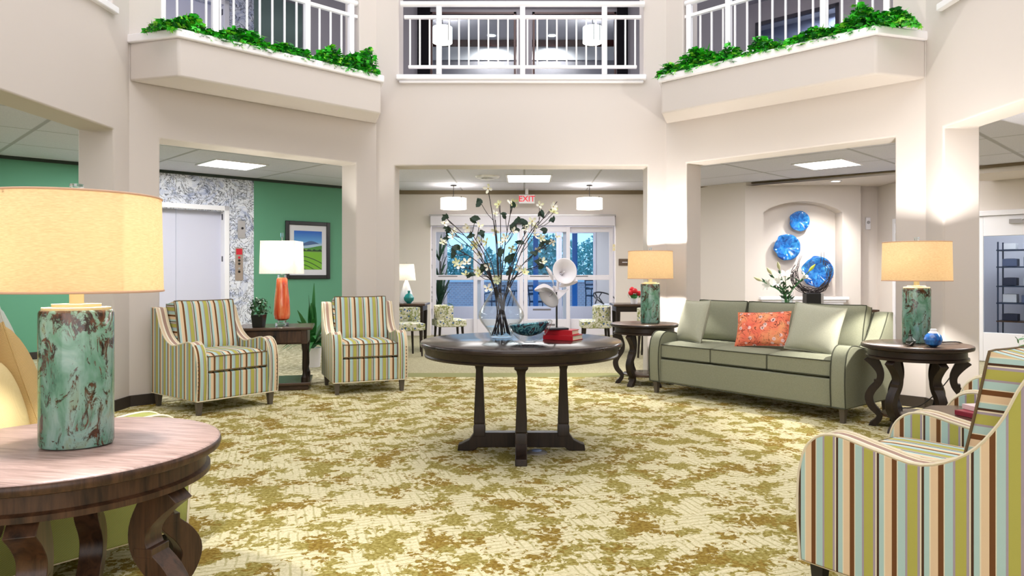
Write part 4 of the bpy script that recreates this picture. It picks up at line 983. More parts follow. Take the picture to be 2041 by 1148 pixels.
bm = B(); lathe(bm, [(.05, .058), (.075, .075), (.085, .12), (.078, .28), (.062, .42), (.056, .50), (.045, .515)], 40); obj('lamp_body', bm, ORANGEC, t)
bm = B(); box(bm, -.035, .035, -.035, .035, .513, .545); tube(bm, [(0, 0, .545), (0, 0, .58)], .012, 10); obj('neck', bm, CRYSTAL, t)
bm = B(); w = .19; rings = []
for z, ww in ((.555, w), (.905, w-.008)): rings.append([bm.verts.new((x*ww, y*ww*.8, z)) for x, y in ((-1, -1), (1, -1), (1, 1), (-1, 1))])
ring_faces(bm, rings, True, False); obj('lamp_shade', bm, SHADEW, t, smooth=False)
bm = B(); tube(bm, [(0, 0, .915), (0, 0, .95)], .004, 6)
for sg in (-1, 1): tube(bm, [(0, sg*.01, .57), (0, sg*.06, .64), (0, sg*.065, .76), (0, sg*.04, .86), (0, 0, .92)], .003, 6)
for sx in (-1, 1): tube(bm, [(0, 0, .895), (sx*w*.95, 0, .90)], .003, 6)
obj('harp', bm, STEEL, t)
bm = B(); box(bm, -.011, .011, -.011, .011, .945, .995); obj('finial', bm, CRYSTAL, t)
bm = B(); lathe(bm, [(.012, .57), (.012, .63), (.026, .66), (.028, .68), (.008, .70)], 16); obj('bulb', bm, BULB, t)
l = bpy.data.lights.new('bulb_light', 'POINT'); l.energy = 40; l.color = (1, .96, .88); l.shadow_soft_size = .03
o = bpy.data.objects.new('bulb_light', l); COL.objects.link(o); o.parent = t; o.location = (0, 0, .76)
# bushy plant helper
def bush(bm, c, r, h, n, s, seed, mi=0):
    rnd = random.Random(seed)
    for _ in range(n):
        a = rnd.uniform(0, 2*PI); e = rnd.uniform(-.25, 1.45); k = rnd.uniform(.55, 1)
        d = Vector((math.cos(a)*math.cos(e), math.sin(a)*math.cos(e), math.sin(e))); p = Vector(c)+Vector((d.x*r, d.y*r, d.z*h))*k
        q = d.to_track_quat('Z', 'Y').to_matrix() @ Matrix.Rotation(rnd.uniform(-.9, .9), 3, 'X') @ Matrix.Rotation(rnd.uniform(0, 6.3), 3, 'Z')
        z = s*rnd.uniform(.6, 1.2); pts = [(0, -1, 0), (.55, -.4, .1), (.5, .4, .12), (0, 1, -.1), (-.5, .4, .12), (-.55, -.4, .1)]
        vs = [bm.verts.new(p+q @ (Vector(w)*z)) for w in pts]; bm.faces.new(vs).material_index = mi
t = thing('potted_plant', 'small leafy plant in a black square pot beside the orange lamp', 'plant', (-2.76, 7.46, .661))
bm = B(); a = [bm.verts.new((x*.05, y*.05, 0)) for x, y in ((-1, -1), (1, -1), (1, 1), (-1, 1))]; b = [bm.verts.new((x*.062, y*.062, .13)) for x, y in ((-1, -1), (1, -1), (1, 1), (-1, 1))]; ring_faces(bm, [a, b]); obj('pot', bm, BLACK, t, bevel=.004)
bm = B(); bush(bm, (0, 0, .16), .13, .15, 150, .022, 5); obj('foliage', bm, DKLEAF, t, smooth=False)
bm = B()
for k in range(7):
    a = k*.9; tube(bm, [(0, 0, .12), (.06*math.cos(a), .06*math.sin(a), .2), (.09*math.cos(a), .09*math.sin(a), .27)], .003, 5)
obj('stems', bm, MIDLEAF, t)
t = thing('hall_plant', 'broad leaved plant in a white pot behind the second striped armchair', 'plant', (-2.78, 9.4, -.011))
bm = B(); lathe(bm, [(.10, 0), (.12, .26), (.11, .26), (.10, .22)], 28); obj('pot', bm, WHITE, t)
bm = B(); blades(bm, (0, 0, .24), 44, .62, .04, 9, up=1.05); obj('foliage', bm, MIDLEAF, t, smooth=False)

# ================================================================== CENTRE TABLE
tb = thing('round_pedestal_table', 'large round espresso table with four column legs in the middle of the carpet', 'table', (-.02, 4.97, 0))
R = .695; bm = B(); lathe(bm, [(R-.02, .722), (R-.003, .728), (R, .742), (R-.004, .756), (R-.012, .76)], 128); obj('table_top', bm, PEDTOP, tb, ang=50)
bm = B(); box(bm, -.001, .001, -R+.03, R-.03, .7595, .7606); obj('leaf_seam', bm, BLACK, tb, smooth=False)
bm = B(); lathe(bm, [(R-.055, .655), (R-.032, .657), (R-.028, .668), (R-.036, .676), (R-.030, .70), (R-.024, .7225)], 128); obj('apron', bm, WOOD, tb, ang=30)
for k in range(4):
    a = k*PI/2; x, y = .29*math.cos(a), .29*math.sin(a); c4 = ((-1, -1), (1, -1), (1, 1), (-1, 1))
    bm = B(); rings = []
    for hw, z in ((.040, .10), (.040, .17), (.034, .185), (.038, .19), (.024, .555), (.028, .57), (.031, .585), (.045, .60), (.045, .66)):
        rings.append([bm.verts.new((x+u*hw, y+v*hw, z)) for u, v in c4])
    ring_faces(bm, rings); obj('leg', bm, WOODV, tb, bevel=.005)
    bm = B(); c_, s_ = math.cos(a), math.sin(a)
    pr = [(0.0, .025), (0.0, .125), (.325, .125), (.335, .11), (.36, .075), (.41, .05), (.435, .042), (.44, .0), (.33, .0), (.30, .022)]
    va = [bm.verts.new((r*c_-.038*s_, r*s_+.038*c_, z)) for r, z in pr]; vb = [bm.verts.new((r*c_+.038*s_, r*s_-.038*c_, z)) for r, z in pr]
    ring_faces(bm, [va, vb]); obj('foot', bm, WOODV, tb, bevel=.005)
t = thing('floor_outlet', 'oval metal floor outlet cover on the carpet under the centre table', 'outlet', (.085, 4.86, 0))
bm = B(); lathe(bm, [(.07, .001), (.07, .010), (.055, .020)], 32, sy=.8); obj('cover', bm, STEEL, t)
bm = B(); lathe(bm, [(.035, .020), (.03, .027)], 24, sy=.8); obj('lid', bm, mat('blue_grey_lid', (120, 140, 180), .3), t)
# vase
VX, VY, VZ = -.165, 5.14, .761
t = thing('glass_vase', 'clear glass vase with wide waist on the centre table holding blossom branches', 'vase', (VX, VY, VZ))
prof = [(.06, 0), (.078, .004), (.083, .02), (.10, .055), (.135, .10), (.160, .14), (.163, .165), (.150, .20), (.115, .26), (.08, .32), (.064, .36), (.062, .385), (.075, .41)]
pr = catmull(prof, 3)
bm = B(); n = 48; rings = []
for r, z in pr: rings.append([bm.verts.new((r*math.cos(2*PI*i/n), r*math.sin(2*PI*i/n), z)) for i in range(n)])
ring_faces(bm, rings, True, False); bm.faces.new(rings[0])
obj('glass_body', bm, VASEGL, t, ang=80)
bm = B(); ip = [(r-.007, z) for r, z in pr if z > .01]; rings = []
for r, z in ip: rings.append([bm.verts.new((r*math.cos(2*PI*i/n), r*math.sin(2*PI*i/n), z)) for i in range(n)])
ring_faces(bm, rings, True, False); obj('inner_glass', bm, VASEGL, t, ang=80)
bm = B(); tube(bm, [(.075*math.cos(2*PI*i/32), .075*math.sin(2*PI*i/32), .41) for i in range(32)], .004, 6, closed=True); obj('rim', bm, CRYSTAL, t)
bm = B(); lathe(bm, [(.055, .008), (.072, .012), (.076, .02), (.092, .055), (.112, .08)], 40); obj('water', bm, VASEWATER, t, ang=60)
# blossom branches
PETAL = mat('ivory_petals', (244, 243, 228), .6); PETALY = mat('yellow_green_petals', (230, 232, 180), .6); STAM = mat('yellow_stamens', (190, 160, 60), .7); TWIG = mat('dark_twig', (44, 34, 36), .7); BLEAF = mat('dark_blossom_leaves', (26, 56, 40), .5)
g = G(PETAL); v = g.coord(); g.base(g.ramp(g.noise(v, 24, 2), [(.4, (232, 234, 196)), (.55, (248, 247, 238))]))
def zp(x, y): return (840+x/3.827, 360+y/3.827)
ENDS = [((510, 75), -.05, 'tallest blossom branch reaching up towards the ceiling diffuser', .8), ((600, 190), .10, 'blossom branch rising just left of the exit sign', .6), ((690, 195), -.10, 'upright blossom branch in the centre of the vase', .4), ((1035, 160), .08, 'blossom branch stretching to the top right', 0),
        ((190, 285), -.06, 'blossom branch leaning farthest to the upper left', 0), ((165, 470), .12, 'blossom branch leaning left above the lower blossoms', 0), ((245, 390), .02, 'blossom branch at left with dark leaves near its tip', 0), ((350, 350), -.14, 'blossom branch left of centre ending in small pale buds', 0),
        ((565, 300), -.02, 'blossom branch with a large flower below the drum pendant height', 0), ((285, 650), -.10, 'lowest blossom branch arching out to the left', 0), ((890, 310), -.12, 'blossom branch right of centre with a pale flower at its tip', 0), ((1010, 450), .10, 'blossom branch leaning right to white petals', 0),
        ((930, 640), -.08, 'lowest blossom branch bending to the right by the sculpture', 0), ((810, 370), .12, 'leafy blossom branch below the exit sign', 0), ((440, 460), .08, 'blossom branch with a cluster of three flowers at left centre', 0)]
FL = [(510, 60), (590, 180), (680, 172), (560, 250), (900, 185), (1005, 200), (1010, 240), (175, 325), (245, 385), (165, 470), (350, 360), (440, 350), (565, 385), (845, 310), (870, 345), (700, 385), (800, 370), (445, 460), (410, 490), (620, 470), (495, 470), (865, 415), (912, 440), (880, 525), (1000, 470), (1030, 430), (305, 520), (290, 650), (345, 625), (450, 565), (510, 660), (440, 720), (430, 690), (750, 670), (785, 700), (575, 765), (590, 745), (505, 822), (690, 520), (925, 620), (340, 715), (270, 625), (780, 340), (640, 440), (240, 430), (700, 165)]
LV = [(195, 380), (245, 560), (272, 512), (375, 425), (455, 400), (190, 430), (465, 670), (370, 720), (670, 600), (697, 575), (610, 540), (680, 690), (750, 475), (942, 385), (930, 480), (855, 560), (890, 630), (790, 350), (700, 350), (185, 270), (410, 290), (450, 165), (640, 262), (690, 190), (912, 255), (1002, 295), (962, 470), (245, 548), (480, 655), (655, 590), (905, 650), (200, 360), (745, 310), (785, 312), (720, 370), (600, 560)]
NK = Vector((VX, VY, VZ+.36))
branches = []
rnd = random.Random(11)
for i, (e, dy, lab, w) in enumerate(ENDS):
    a, b = zp(*e); tip = P(a, b, VY+dy*1.6)
    ph = 2*PI*i/len(ENDS); foot = Vector((VX+.055*math.cos(ph), VY+.055*math.sin(ph), VZ+.018+.004*(i % 3)))
    nk = NK+Vector(((tip.x-VX)*.12+rnd.uniform(-.02, .02), dy*.25+rnd.uniform(-.015, .015), -.04+rnd.uniform(-.03, .03))); nk.x = VX+max(-.04, min(.04, nk.x-VX)); nk.y = VY+max(-.04, min(.04, nk.y-VY))
    mid = nk.lerp(tip, .5)+Vector((-(tip.x-VX)*.12, 0, .03))
    foot.x = VX+max(-.062, min(.062, foot.x-VX-(tip.x-VX)*.16))
    pts = catmull([tuple(foot), tuple(nk), tuple(mid), tuple(tip)], 10)
    branches.append([Vector(p) for p in pts])
assign = {i: [] for i in range(len(ENDS))}
for kind, L_ in (('f', FL), ('l', LV)):
    for q in L_:
        a, b = zp(*q); best = None
        for i, pts in enumerate(branches):
            for j, p in enumerate(pts[14:], 14):
                sx = 1045+p.x/p.y*F; sy = 545-(p.z-H)/p.y*F; d = math.hypot(sx-a, sy-b)+(0 if sy > b else 12)
                if best is None or d < best[0]: best = (d, i, j)
        _, i, j = best; p0 = branches[i][j]; tgt = P(a, b, p0.y+rnd.uniform(-.07, .05)); assign[i].append((kind, j, tgt))
def blossom(par, p, s, d, m):
    bm = B(); q = d.to_track_quat('Z', 'Y').to_matrix(); n = rnd.choice((4, 4, 5)); ph = rnd.uniform(0, 6)
    for k in range(n):
        a = ph+k*2*PI/n; cu = rnd.uniform(.0, .7); u = Vector((math.cos(a), math.sin(a), 0)); w_ = Vector((-math.sin(a), math.cos(a), 0)); prev = None
        for tt, ww in ((.08, .10), (.35, .22), (.7, .36), (.95, .26), (1.10, .03)):
            cpt = u*tt*s+Vector((0, 0, cu*s*tt*tt)); cur = [bm.verts.new(p+q @ (cpt+w_*ww*s*x+Vector((0, 0, abs(x)*.08*s)))) for x in (-1, 0, 1)]
            if prev:
                for z in (0, 1): bm.faces.new((prev[z], prev[z+1], cur[z+1], cur[z]))
            prev = cur
    f_ = obj('blossom', bm, m, par, ang=80)
    bm = B(); bmesh.ops.create_icosphere(bm, subdivisions=1, radius=s*.17, matrix=Matrix.Translation(p+q @ Vector((0, 0, s*.08)))); obj('stamens', bm, STAM, f_)
for i, (e, dy, lab, w) in enumerate(ENDS):
    t = thing('blossom_branch', lab, 'branch', (0, 0, 0), 0, 'blossom branches in the glass vase')
    bm = B(); pts = branches[i]; N = len(pts); tube(bm, pts, [.0048-.0024*k/(N-1) for k in range(N)], 6)
    for kind, j, tgt in assign[i]:
        jj = max(11, j-3); p0 = pts[jj]; m_ = p0.lerp(tgt, .5)+Vector((0, 0, -.012)); tube(bm, catmull([tuple(p0), tuple(m_), tuple(tgt)], 3), .0023, 5)
    obj('stem', bm, TWIG, t)
    for kind, j, tgt in assign[i]:
        if kind == 'f':
            d = Vector((rnd.uniform(-.7, .7)+(tgt.x-VX)*.8, -.75, rnd.uniform(-.4, .8))).normalized(); blossom(t, tgt, rnd.uniform(.026, .034), d, PETAL if rnd.random() < .75 else PETALY)
        else:
            bm = B()
            for k in range(3):
                c_ = tgt+Vector((rnd.uniform(-.014, .014), rnd.uniform(-.015, .015), rnd.uniform(-.014, .014))); q = Matrix.Rotation(rnd.uniform(0, 6), 3, 'Y') @ Matrix.Rotation(rnd.uniform(-.6, .6), 3, 'X'); s = rnd.uniform(.020, .032)
                bm.faces.new([bm.verts.new(c_+q @ Vector((x*s, yy*s, z*s))) for x, yy, z in ((-1, 0, 0), (-.5, .1, .5), (.2, .12, .55), (1, 0, 0), (.2, -.1, -.5), (-.5, -.1, -.45))])
            obj('leaf', bm, BLEAF, t, smooth=False)
# teal art glass bowl
BX, BY = .035, 4.78
t = thing('art_glass_bowl', 'faceted clear glass bowl with teal swirled inside on the centre table', 'bowl', (BX, BY, .761)); t.scale = (1.03, 1.0, 1.3)
bm = B(); n = 40; rings = []
for r, z, lean in ((.035, 0, 0), (.075, .018, 0), (.115, .05, .2), (.140, .085, .6), (.143, .10, 1), (.132, .107, 1), (.10, .085, .8), (.06, .055, .5), (.02, .045, 0)):
    rings.append([bm.verts.new((r*math.cos(2*PI*i/n)*(1+.04*lean*math.cos(6*PI*i/n)), r*.85*math.sin(2*PI*i/n), z+.012*lean*math.cos(2*PI*i/n+.6))) for i in range(n)])
ring_faces(bm, rings); obj('clear_shell', bm, VASEGL, t, ang=60)
bm = B(); rings = []
for r, z, lean in ((.02, .032, 0), (.07, .042, .3), (.105, .06, .6), (.130, .092, 1), (.125, .098, 1), (.09, .075, .8), (.05, .055, .5), (.01, .05, 0)):
    rings.append([bm.verts.new((r*math.cos(2*PI*i/n), r*.85*math.sin(2*PI*i/n), z+.012*lean*math.cos(2*PI*i/n+.6))) for i in range(n)])
ring_faces(bm, rings); obj('teal_swirl', bm, TEALGL, t, ang=60)
# red books and the white sculpture
PAGES = mat('cream_pages', (236, 226, 196), .8); REDC = mat('red_book_cloth', (186, 16, 34), .45); BLKC = mat('black_book_cloth', (24, 28, 40), .4)
def book(name, label, loc, rz, w, d, h, m, grp=None, pg=PAGES):
    t = thing(name, label, 'book', loc, rz, grp)
    bm = B(); c = .004
    box(bm, -w/2, w/2, -d/2, d/2, 0, c); box(bm, -w/2, w/2, -d/2, d/2, h-c, h); box(bm, -w/2, -w/2+c, -d/2, d/2, c, h-c); obj('cover', bm, m, t, bevel=.0012)
    bm = B(); box(bm, -w/2+c, w/2-.005, -d/2+.005, d/2-.005, c+.0002, h-c-.0002); obj('pages', bm, pg, t, smooth=False)
    return t
book('book', 'larger red book at the bottom of the stack on the centre table', (.27, 5.0, .761), math.radians(60), .165, .23, .036, REDC, 'red books on the centre table')
book('book', 'smaller red book lying on the larger red book', (.262, 5.0, .798), math.radians(66), .145, .205, .033, REDC, 'red books on the centre table')
sc = thing('flower_sculpture', 'white calla flower sculpture on a black rod and base on the red books', 'sculpture', (.225, 4.98, .8315))
bm = B(); box(bm, -.07, .07, -.06, .06, 0, .014); obj('base', bm, BLKC, sc, bevel=.003, rot=(0, 0, .25))
bm = B(); tube(bm, [(0, 0, .014), (0, 0, .26)], .0065, 10); obj('rod', bm, BLACK, sc)
SCW = mat('white_sculpture', (232, 228, 232), .45)
def calla(par, c, d, r, L, base, flare=1.0):
    bm = B(); q = Vector(d).normalized().to_track_quat('Z', 'Y').to_matrix(); rings = []; n = 36; c = Vector(c)
    for (u, k) in ((-1, .10), (-.8, .16), (-.5, .30), (-.25, .52), (-.08, .80), (0, 1.0), (.01, 1.08)):
        rings.append([bm.verts.new(c+q @ Vector((math.cos(2*PI*i/n)*r*k, math.sin(2*PI*i/n)*r*k*1.12, u*L+.12*r*k*k*math.cos(2*PI*i/n)))) for i in range(n)])
    ring_faces(bm, rings, True, False)
    o = obj('bloom', bm, SCW, par, ang=80); s = o.modifiers.new('solid', 'SOLIDIFY'); s.thickness = .003
    st = c+q @ Vector((0, 0, -L)); bm = B(); tube(bm, catmull([tuple(st), tuple((st+Vector(base))/2+Vector((0, .01, .01))), tuple(base)], 5), [.010]*11, 8); obj('stalk', bm, SCW, par)
    bm = B(); p0 = c+q @ Vector((0, 0, -.7*L)); p1 = c+q @ Vector((0, 0, -.15*L)); tube(bm, [p0, p1], [.006, .005], 8); obj('spadix', bm, SCW, par)
calla(sc, (.055, -.02, .405), (.25, -.9, .25), .078, .09, (0, 0, .27))
calla(sc, (-.055, -.03, .225), (-.45, -.75, -.55), .070, .07, (0, 0, .27))
calla(sc, (.03, .02, .235), (.75, .2, -.8), .058, .08, (0, 0, .27))
for a, b, c_, w in (((-.02, 0, .27), (-.03, -.01, .36), (-.075, -.01, .43), .026), ((-.02, 0, .27), (-.09, -.02, .29), (-.155, -.02, .275), .024), ((.02, 0, .3), (.10, 0, .33), (.145, .0, .335), .020)):
    bm = B(); pts = catmull([a, b, c_], 6); N = len(pts); rings = []
    for k, p in enumerate(pts):
        ww = w*math.sin(PI*(k/(N-1)*.92+.06))+.004; rings.append([bm.verts.new((p[0], p[1]-.004, p[2]+ww)), bm.verts.new((p[0], p[1]-.014, p[2])), bm.verts.new((p[0], p[1]-.004, p[2]-ww)), bm.verts.new((p[0], p[1]+.002, p[2]))])
    ring_faces(bm, rings, True, True); obj('petal', bm, SCW, sc)

# ================================================================== NICHE: glass plates, wreath, lilies
def plate(label, px, py, r, seed, y=13.12):
    c = P(px, py, y); t = thing('glass_wall_plate', label, 'wall art', c, 0, 'blue glass wall plates'); rr = random.Random(seed); ph = rr.uniform(0, 6); nl = rr.choice((5, 6))
    bm = B(); n = 72; rings = []
    for k, (u, z) in enumerate(((.0, .0), (.2, -.004), (.42, -.02), (.65, -.045), (.85, -.075), (1.0, -.085))):
        R_ = []
        for i in range(n):
            a = 2*PI*i/n; wv = math.sin(nl*a+ph)*.55+math.sin((nl*2-1)*a+ph*2)*.25
            q = r*u*(1+.05*wv*u*u); R_.append(bm.verts.new((q*math.cos(a) if u else .001*math.cos(a), z*r*3+.05*wv*u**3*r*4*.9, q*math.sin(a) if u else .001*math.sin(a))))
        rings.append(R_)
    ring_faces(bm, rings, True, False); bm.faces.new(rings[0])
    o = obj('dish', bm, BLUEGL, t, ang=80); s = o.modifiers.new('solid', 'SOLIDIFY'); s.thickness = .006
    bm = B(); tube(bm, [(0, .0, 0), (0, 13.199-y, 0)], .02, 10); obj('wall_mount', bm, BLACK, t)
plate('smallest blue glass plate, topmost in the arched niche', 1592, 441, .185, 3)
plate('wavy blue glass plate at the left of the arched niche', 1567, 493, .24, 8)
plate('largest blue glass plate, lowest and partly behind the twig wreath', 1627, 542, .285, 5, 13.08)
ct = thing('console_table', 'dark narrow console table behind the green sofa', 'table', (4.55, 10.9, -.012))
bm = B(); box(bm, -.75, .75, -.2, .2, .65, .69); obj('table_top', bm, WOODMID, ct, bevel=.005)
bm = B(); box(bm, -.7, .7, -.17, .17, .55, .65); obj('apron', bm, WOOD, ct, bevel=.004)
for sx in (-1, 1):
    for sy in (-1, 1): bm = B(); box(bm, sx*.67-.025, sx*.67+.025, sy*.14-.025, sy*.14+.025, 0, .65); obj('leg', bm, WOODV, ct, bevel=.004)
wx = P(1618, 540, 10.9)
t = thing('twig_wreath_sculpture', 'open ring of dark twigs on a black block stand before the niche', 'sculpture', (wx.x, 10.9, .679))
bm = B(); box(bm, -.11, .11, -.08, .08, 0, .24); obj('stand', bm, BLACK, t, bevel=.003)
bm = B(); box(bm, .111, .15, -.075, .08, 0, .24); obj('steel_edge', bm, STEEL, t, smooth=False)
bm = B(); rr = random.Random(4); cz = .24+.285
for k in range(34):
    a0 = rr.uniform(math.radians(-215), math.radians(-60)); a1 = a0+rr.uniform(1.1, 2.6); a1 = min(a1, math.radians(52)); R_ = rr.uniform(.225, .29); dy = rr.uniform(-.03, .03); kk = rr.uniform(-.05, .05); pts = []
    for i in range(14):
        u = i/13; a = a0+(a1-a0)*u; q = R_+kk*math.sin(PI*u*2)+(.04*u*u if rr.random() < .5 else 0); pts.append((q*math.cos(a), dy+.02*math.sin(5*u+k), cz+q*math.sin(a)))
    tube(bm, pts, [.006-.0035*i/13 for i in range(14)], 5)
for a, l in ((150, .16), (140, .12), (48, .15), (60, .12), (165, .10)):
    a = math.radians(a); x, z = .26*math.cos(a), cz+.26*math.sin(a); tube(bm, [(x, 0, z-.05), (x+.01, 0, z+.03), (x+.05*(1 if x < 0 else .3), 0, z+l)], [.005, .004, .002], 5)
obj('twigs', bm, TWIG, t)
lx = P(1567, 590, 10.9)
t = thing('glass_cylinder_vase', 'clear glass vase of lilies behind the green sofa', 'vase', (lx.x, 10.86, .679))
bm = B(); lathe(bm, [(.07, 0), (.08, .01), (.09, .27)], 32, caps=False); obj('glass_body', bm, VASEGL, t)
bm = B(); lathe(bm, [(.069, .002), (.075, .14)], 32); obj('water', bm, VASEWATER, t)
LILYB = mat('lily_bud', (206, 206, 160), .6); LILYW = mat('lily_white', (244, 244, 236), .6)
heads = [((1518, 560), 'b'), ((1538, 547), 'b'), ((1554, 538), 'b'), ((1535, 570), 'w'), ((1565, 553), 'w'), ((1552, 565), 'w'), ((1612, 541), 'b'), ((1600, 556), 'w')]
labs = ['lily stem with a bud pointing far left', 'lily stem with a bud at upper left of the vase', 'lily stem with the tallest upright bud', 'lily stem with an open white flower at left', 'lily stem with a white flower in the middle', 'lily stem with a low white flower over the rim', 'lily stem with a yellow green bud inside the twig wreath', 'lily stem with a small white flower leaning right']
for k, (q, kd) in enumerate(heads):
    tip = P(q[0], q[1], 10.78-.03*(k % 3)); s_ = thing('lily_stem', labs[k], 'flower', (0, 0, 0), 0, 'lilies behind the sofa')
    p0 = Vector((lx.x+.03*math.cos(k), 10.86+.03*math.sin(k), .70)); p1 = Vector((lx.x+(tip.x-lx.x)*.2, 10.86, .93))
    pts = catmull([tuple(p0), tuple(p1), tuple(tip)], 7); bm = B(); tube(bm, pts, .006, 5); obj('stalk', bm, MIDLEAF, s_)
    d = (Vector(pts[-1])-Vector(pts[-4])).normalized(); q_ = d.to_track_quat('Z', 'Y').to_matrix()
    if kd == 'b':
        bm = B(); lathe(bm, [(.006, 0), (.022, .04), (.024, .08), (.006, .14)], 10, M=Matrix.Translation(tip) @ q_.to_4x4()); obj('bud', bm, LILYB if k != 6 else mat('lily_bud_green', (180, 190, 60), .6), s_)
    else:
        bm = B()
        for j in range(6):
            a = j*PI/3; u = Vector((math.cos(a), math.sin(a), 0)); w_ = Vector((-math.sin(a), math.cos(a), 0)); prev = None
            for tt, ww, zz in ((0, .008, 0), (.03, .020, .04), (.06, .022, .07), (.10, .004, .075)):
                cur = [bm.verts.new(tip+q_ @ (u*tt+Vector((0, 0, zz))+w_*ww*x)) for x in (-1, 1)]
                if prev: bm.faces.new((prev[0], prev[1], cur[1], cur[0]))
                prev = cur
        obj('bloom', bm, LILYW, s_)
    bm = B()
    for j in range(5):
        c_ = Vector(pts[4+j*2]); a = j*2.1+k; dd = Vector((math.cos(a), math.sin(a)*.5, .75)).normalized(); s2 = dd.cross(Vector((0, 1, 0))).normalized()*.016; L_ = .11
        bm.faces.new([bm.verts.new(x) for x in (c_, c_+dd*L_*.5+s2, c_+dd*L_, c_+dd*L_*.5-s2)])
    obj('leaves', bm, DKLEAF, s_, smooth=False)

# ================================================================== RIGHT: book table, plant, glazed door
t = thing('clipped_corner_table', 'dark side table with clipped corners holding books at right', 'table', (2.08, 3.20, 0), math.radians(43))
bm = B(); w, d, c = .27, .30, .09; pl_ = [(-w+c, -d), (w-c, -d), (w, -d+c), (w, d-c), (w-c, d), (-w+c, d), (-w, d-c), (-w, -d+c)]
prism(bm, pl_, .535, .57); obj('table_top', bm, WOODMID, t, bevel=.006)
bm = B(); prism(bm, [(x*.9, y*.9) for x, y in pl_], .44, .535); obj('apron', bm, WOOD, t, bevel=.004)
for sx in (-1, 1):
    for sy in (-1, 1): bm = B(); box(bm, sx*.19-.02, sx*.19+.02, sy*.2-.02, sy*.2+.02, 0, .44); obj('leg', bm, WOODV, t, bevel=.004)
book('book', 'white and red book at the bottom on the clipped corner table', (2.12, 3.26, .571), math.radians(20), .24, .17, .022, mat('maroon_cover', (150, 40, 60), .4), 'books on the clipped corner table')
book('book', 'upper pale pink book on the clipped corner table', (2.15, 3.27, .594), math.radians(8), .22, .15, .022, mat('pink_white_cover', (232, 206, 206), .4), 'books on the clipped corner table')
t = thing('corner_plant', 'leafy plant on a pale cloth covered stand at the right edge', 'plant', (4.20, 5.75, .50))
bm = B(); lathe(bm, [(.07, 0), (.10, .13), (.09, .13)], 24); obj('pot', bm, WHITE, t)
bm = B(); bush(bm, (0, 0, .12), .24, .14, 90, .045, 15); obj('foliage', bm, MIDLEAF, t, smooth=False)
t = thing('plant_stand', 'pale wooden stand under the plant at the right edge', 'stand', (4.20, 5.75, -.012))
bm = B(); box(bm, -.2, .2, -.2, .2, .47, .511); obj('stand_top', bm, CREAM, t, bevel=.006)
bm = B()
for sx in (-1, 1):
    for sy in (-1, 1):
        bm = B(); box(bm, sx*.17-.02, sx*.17+.02, sy*.17-.02, sy*.17+.02, 0, .47); obj('leg', bm, CREAM, t)
a6 = math.atan2(-2.95, 2.95); d6 = struct(thing('door_6', None, None, (6.1, 10.3, 0), a6)); s0, s1 = .28, 1.05
bm = B()
for q in ((s0-.07, s0, 0, 2.09), (s1, s1+.07, 0, 2.09), (s0, s1, 2.02, 2.09)): box(bm, q[0], q[1], -.02, .08, q[2], q[3])
obj('door_frame', bm, WHITE, d6, bevel=.005)
bm = B()
for q in ((s0, s0+.14, 0, 2.02), (s1-.14, s1, 0, 2.02), (s0+.14, s1-.14, 1.74, 2.02), (s0+.14, s1-.14, 0, .40)): box(bm, q[0], q[1], .01, .055, q[2], q[3])
lf = obj('door_leaf', bm, WHITE, d6, bevel=.005)
bm = B(); box(bm, s0+.14, s1-.14, .03, .035, .40, 1.74); obj('pane', bm, PANE, lf, smooth=False)
bm = B(); box(bm, s0+.45, s0+.75, -.03, .01, 1.90, 1.96); tube(bm, [(s0+.6, -.03, 1.95), (s0+.75, -.12, 2.0), (s0+.9, -.03, 2.05)], .01, 6); obj('door_closer', bm, STEEL, d6)
# room behind the glazed door: shelves
dv = Vector((C, -C)); nv = Vector((C, C)); o6 = Vector((6.1, 10.3))
def rp(s, t_): q = o6+dv*s+nv*t_; return q
pts = [rp(-.6, .21), rp(2.6, .21), rp(2.6, 3.2), rp(-.6, 3.2)]
bk = wall('wall_shop_back', rp(-.6, 3.2), rp(2.6, 3.2), -.01, 2.7, .1, [], mat('shop_wall', (214, 214, 226), .8), 1)
wall('wall_shop_side', rp(-.6, .21), rp(-.6, 3.2), -.01, 2.7, .1, [], MATS['shop_wall'], 1)
poly_obj('ceiling_shop', [tuple(p) for p in pts], 2.7, 2.8, PLAINCEIL)
l_ = area('shop_light', (rp(1, 1.7).x, rp(1, 1.7).y, 2.65), 1.2, 45, (1, 1, 1))
poly_obj('floor_shop', [tuple(p) for p in pts], -.05, -.005, mat('shop_wood_floor', (130, 106, 84), .5))
shf = thing('metal_shelf_unit', 'black metal shelves seen through the glazed white door', 'shelf', (rp(.8, 2.6).x, rp(.8, 2.6).y, -.005), a6)
bm = B()
for x in (-.7, 0, .7):
    for y in (-.18, .18): tube(bm, [(x, y, 0), (x, y, 1.75)], .012, 6)
obj('upright', bm, DKB, shf)
for z in (.42, .72, 1.0, 1.32, 1.6):
    bm = B(); box(bm, -.72, .72, -.2, .2, z, z+.02); obj('shelf_board', bm, DKB if z > .5 else WOODFRT, shf, smooth=False)
rr = random.Random(2); nmz = {.44: 'dark shoes', .74: 'folded cloth', 1.02: 'bags', 1.34: 'books', 1.62: 'boxes'}
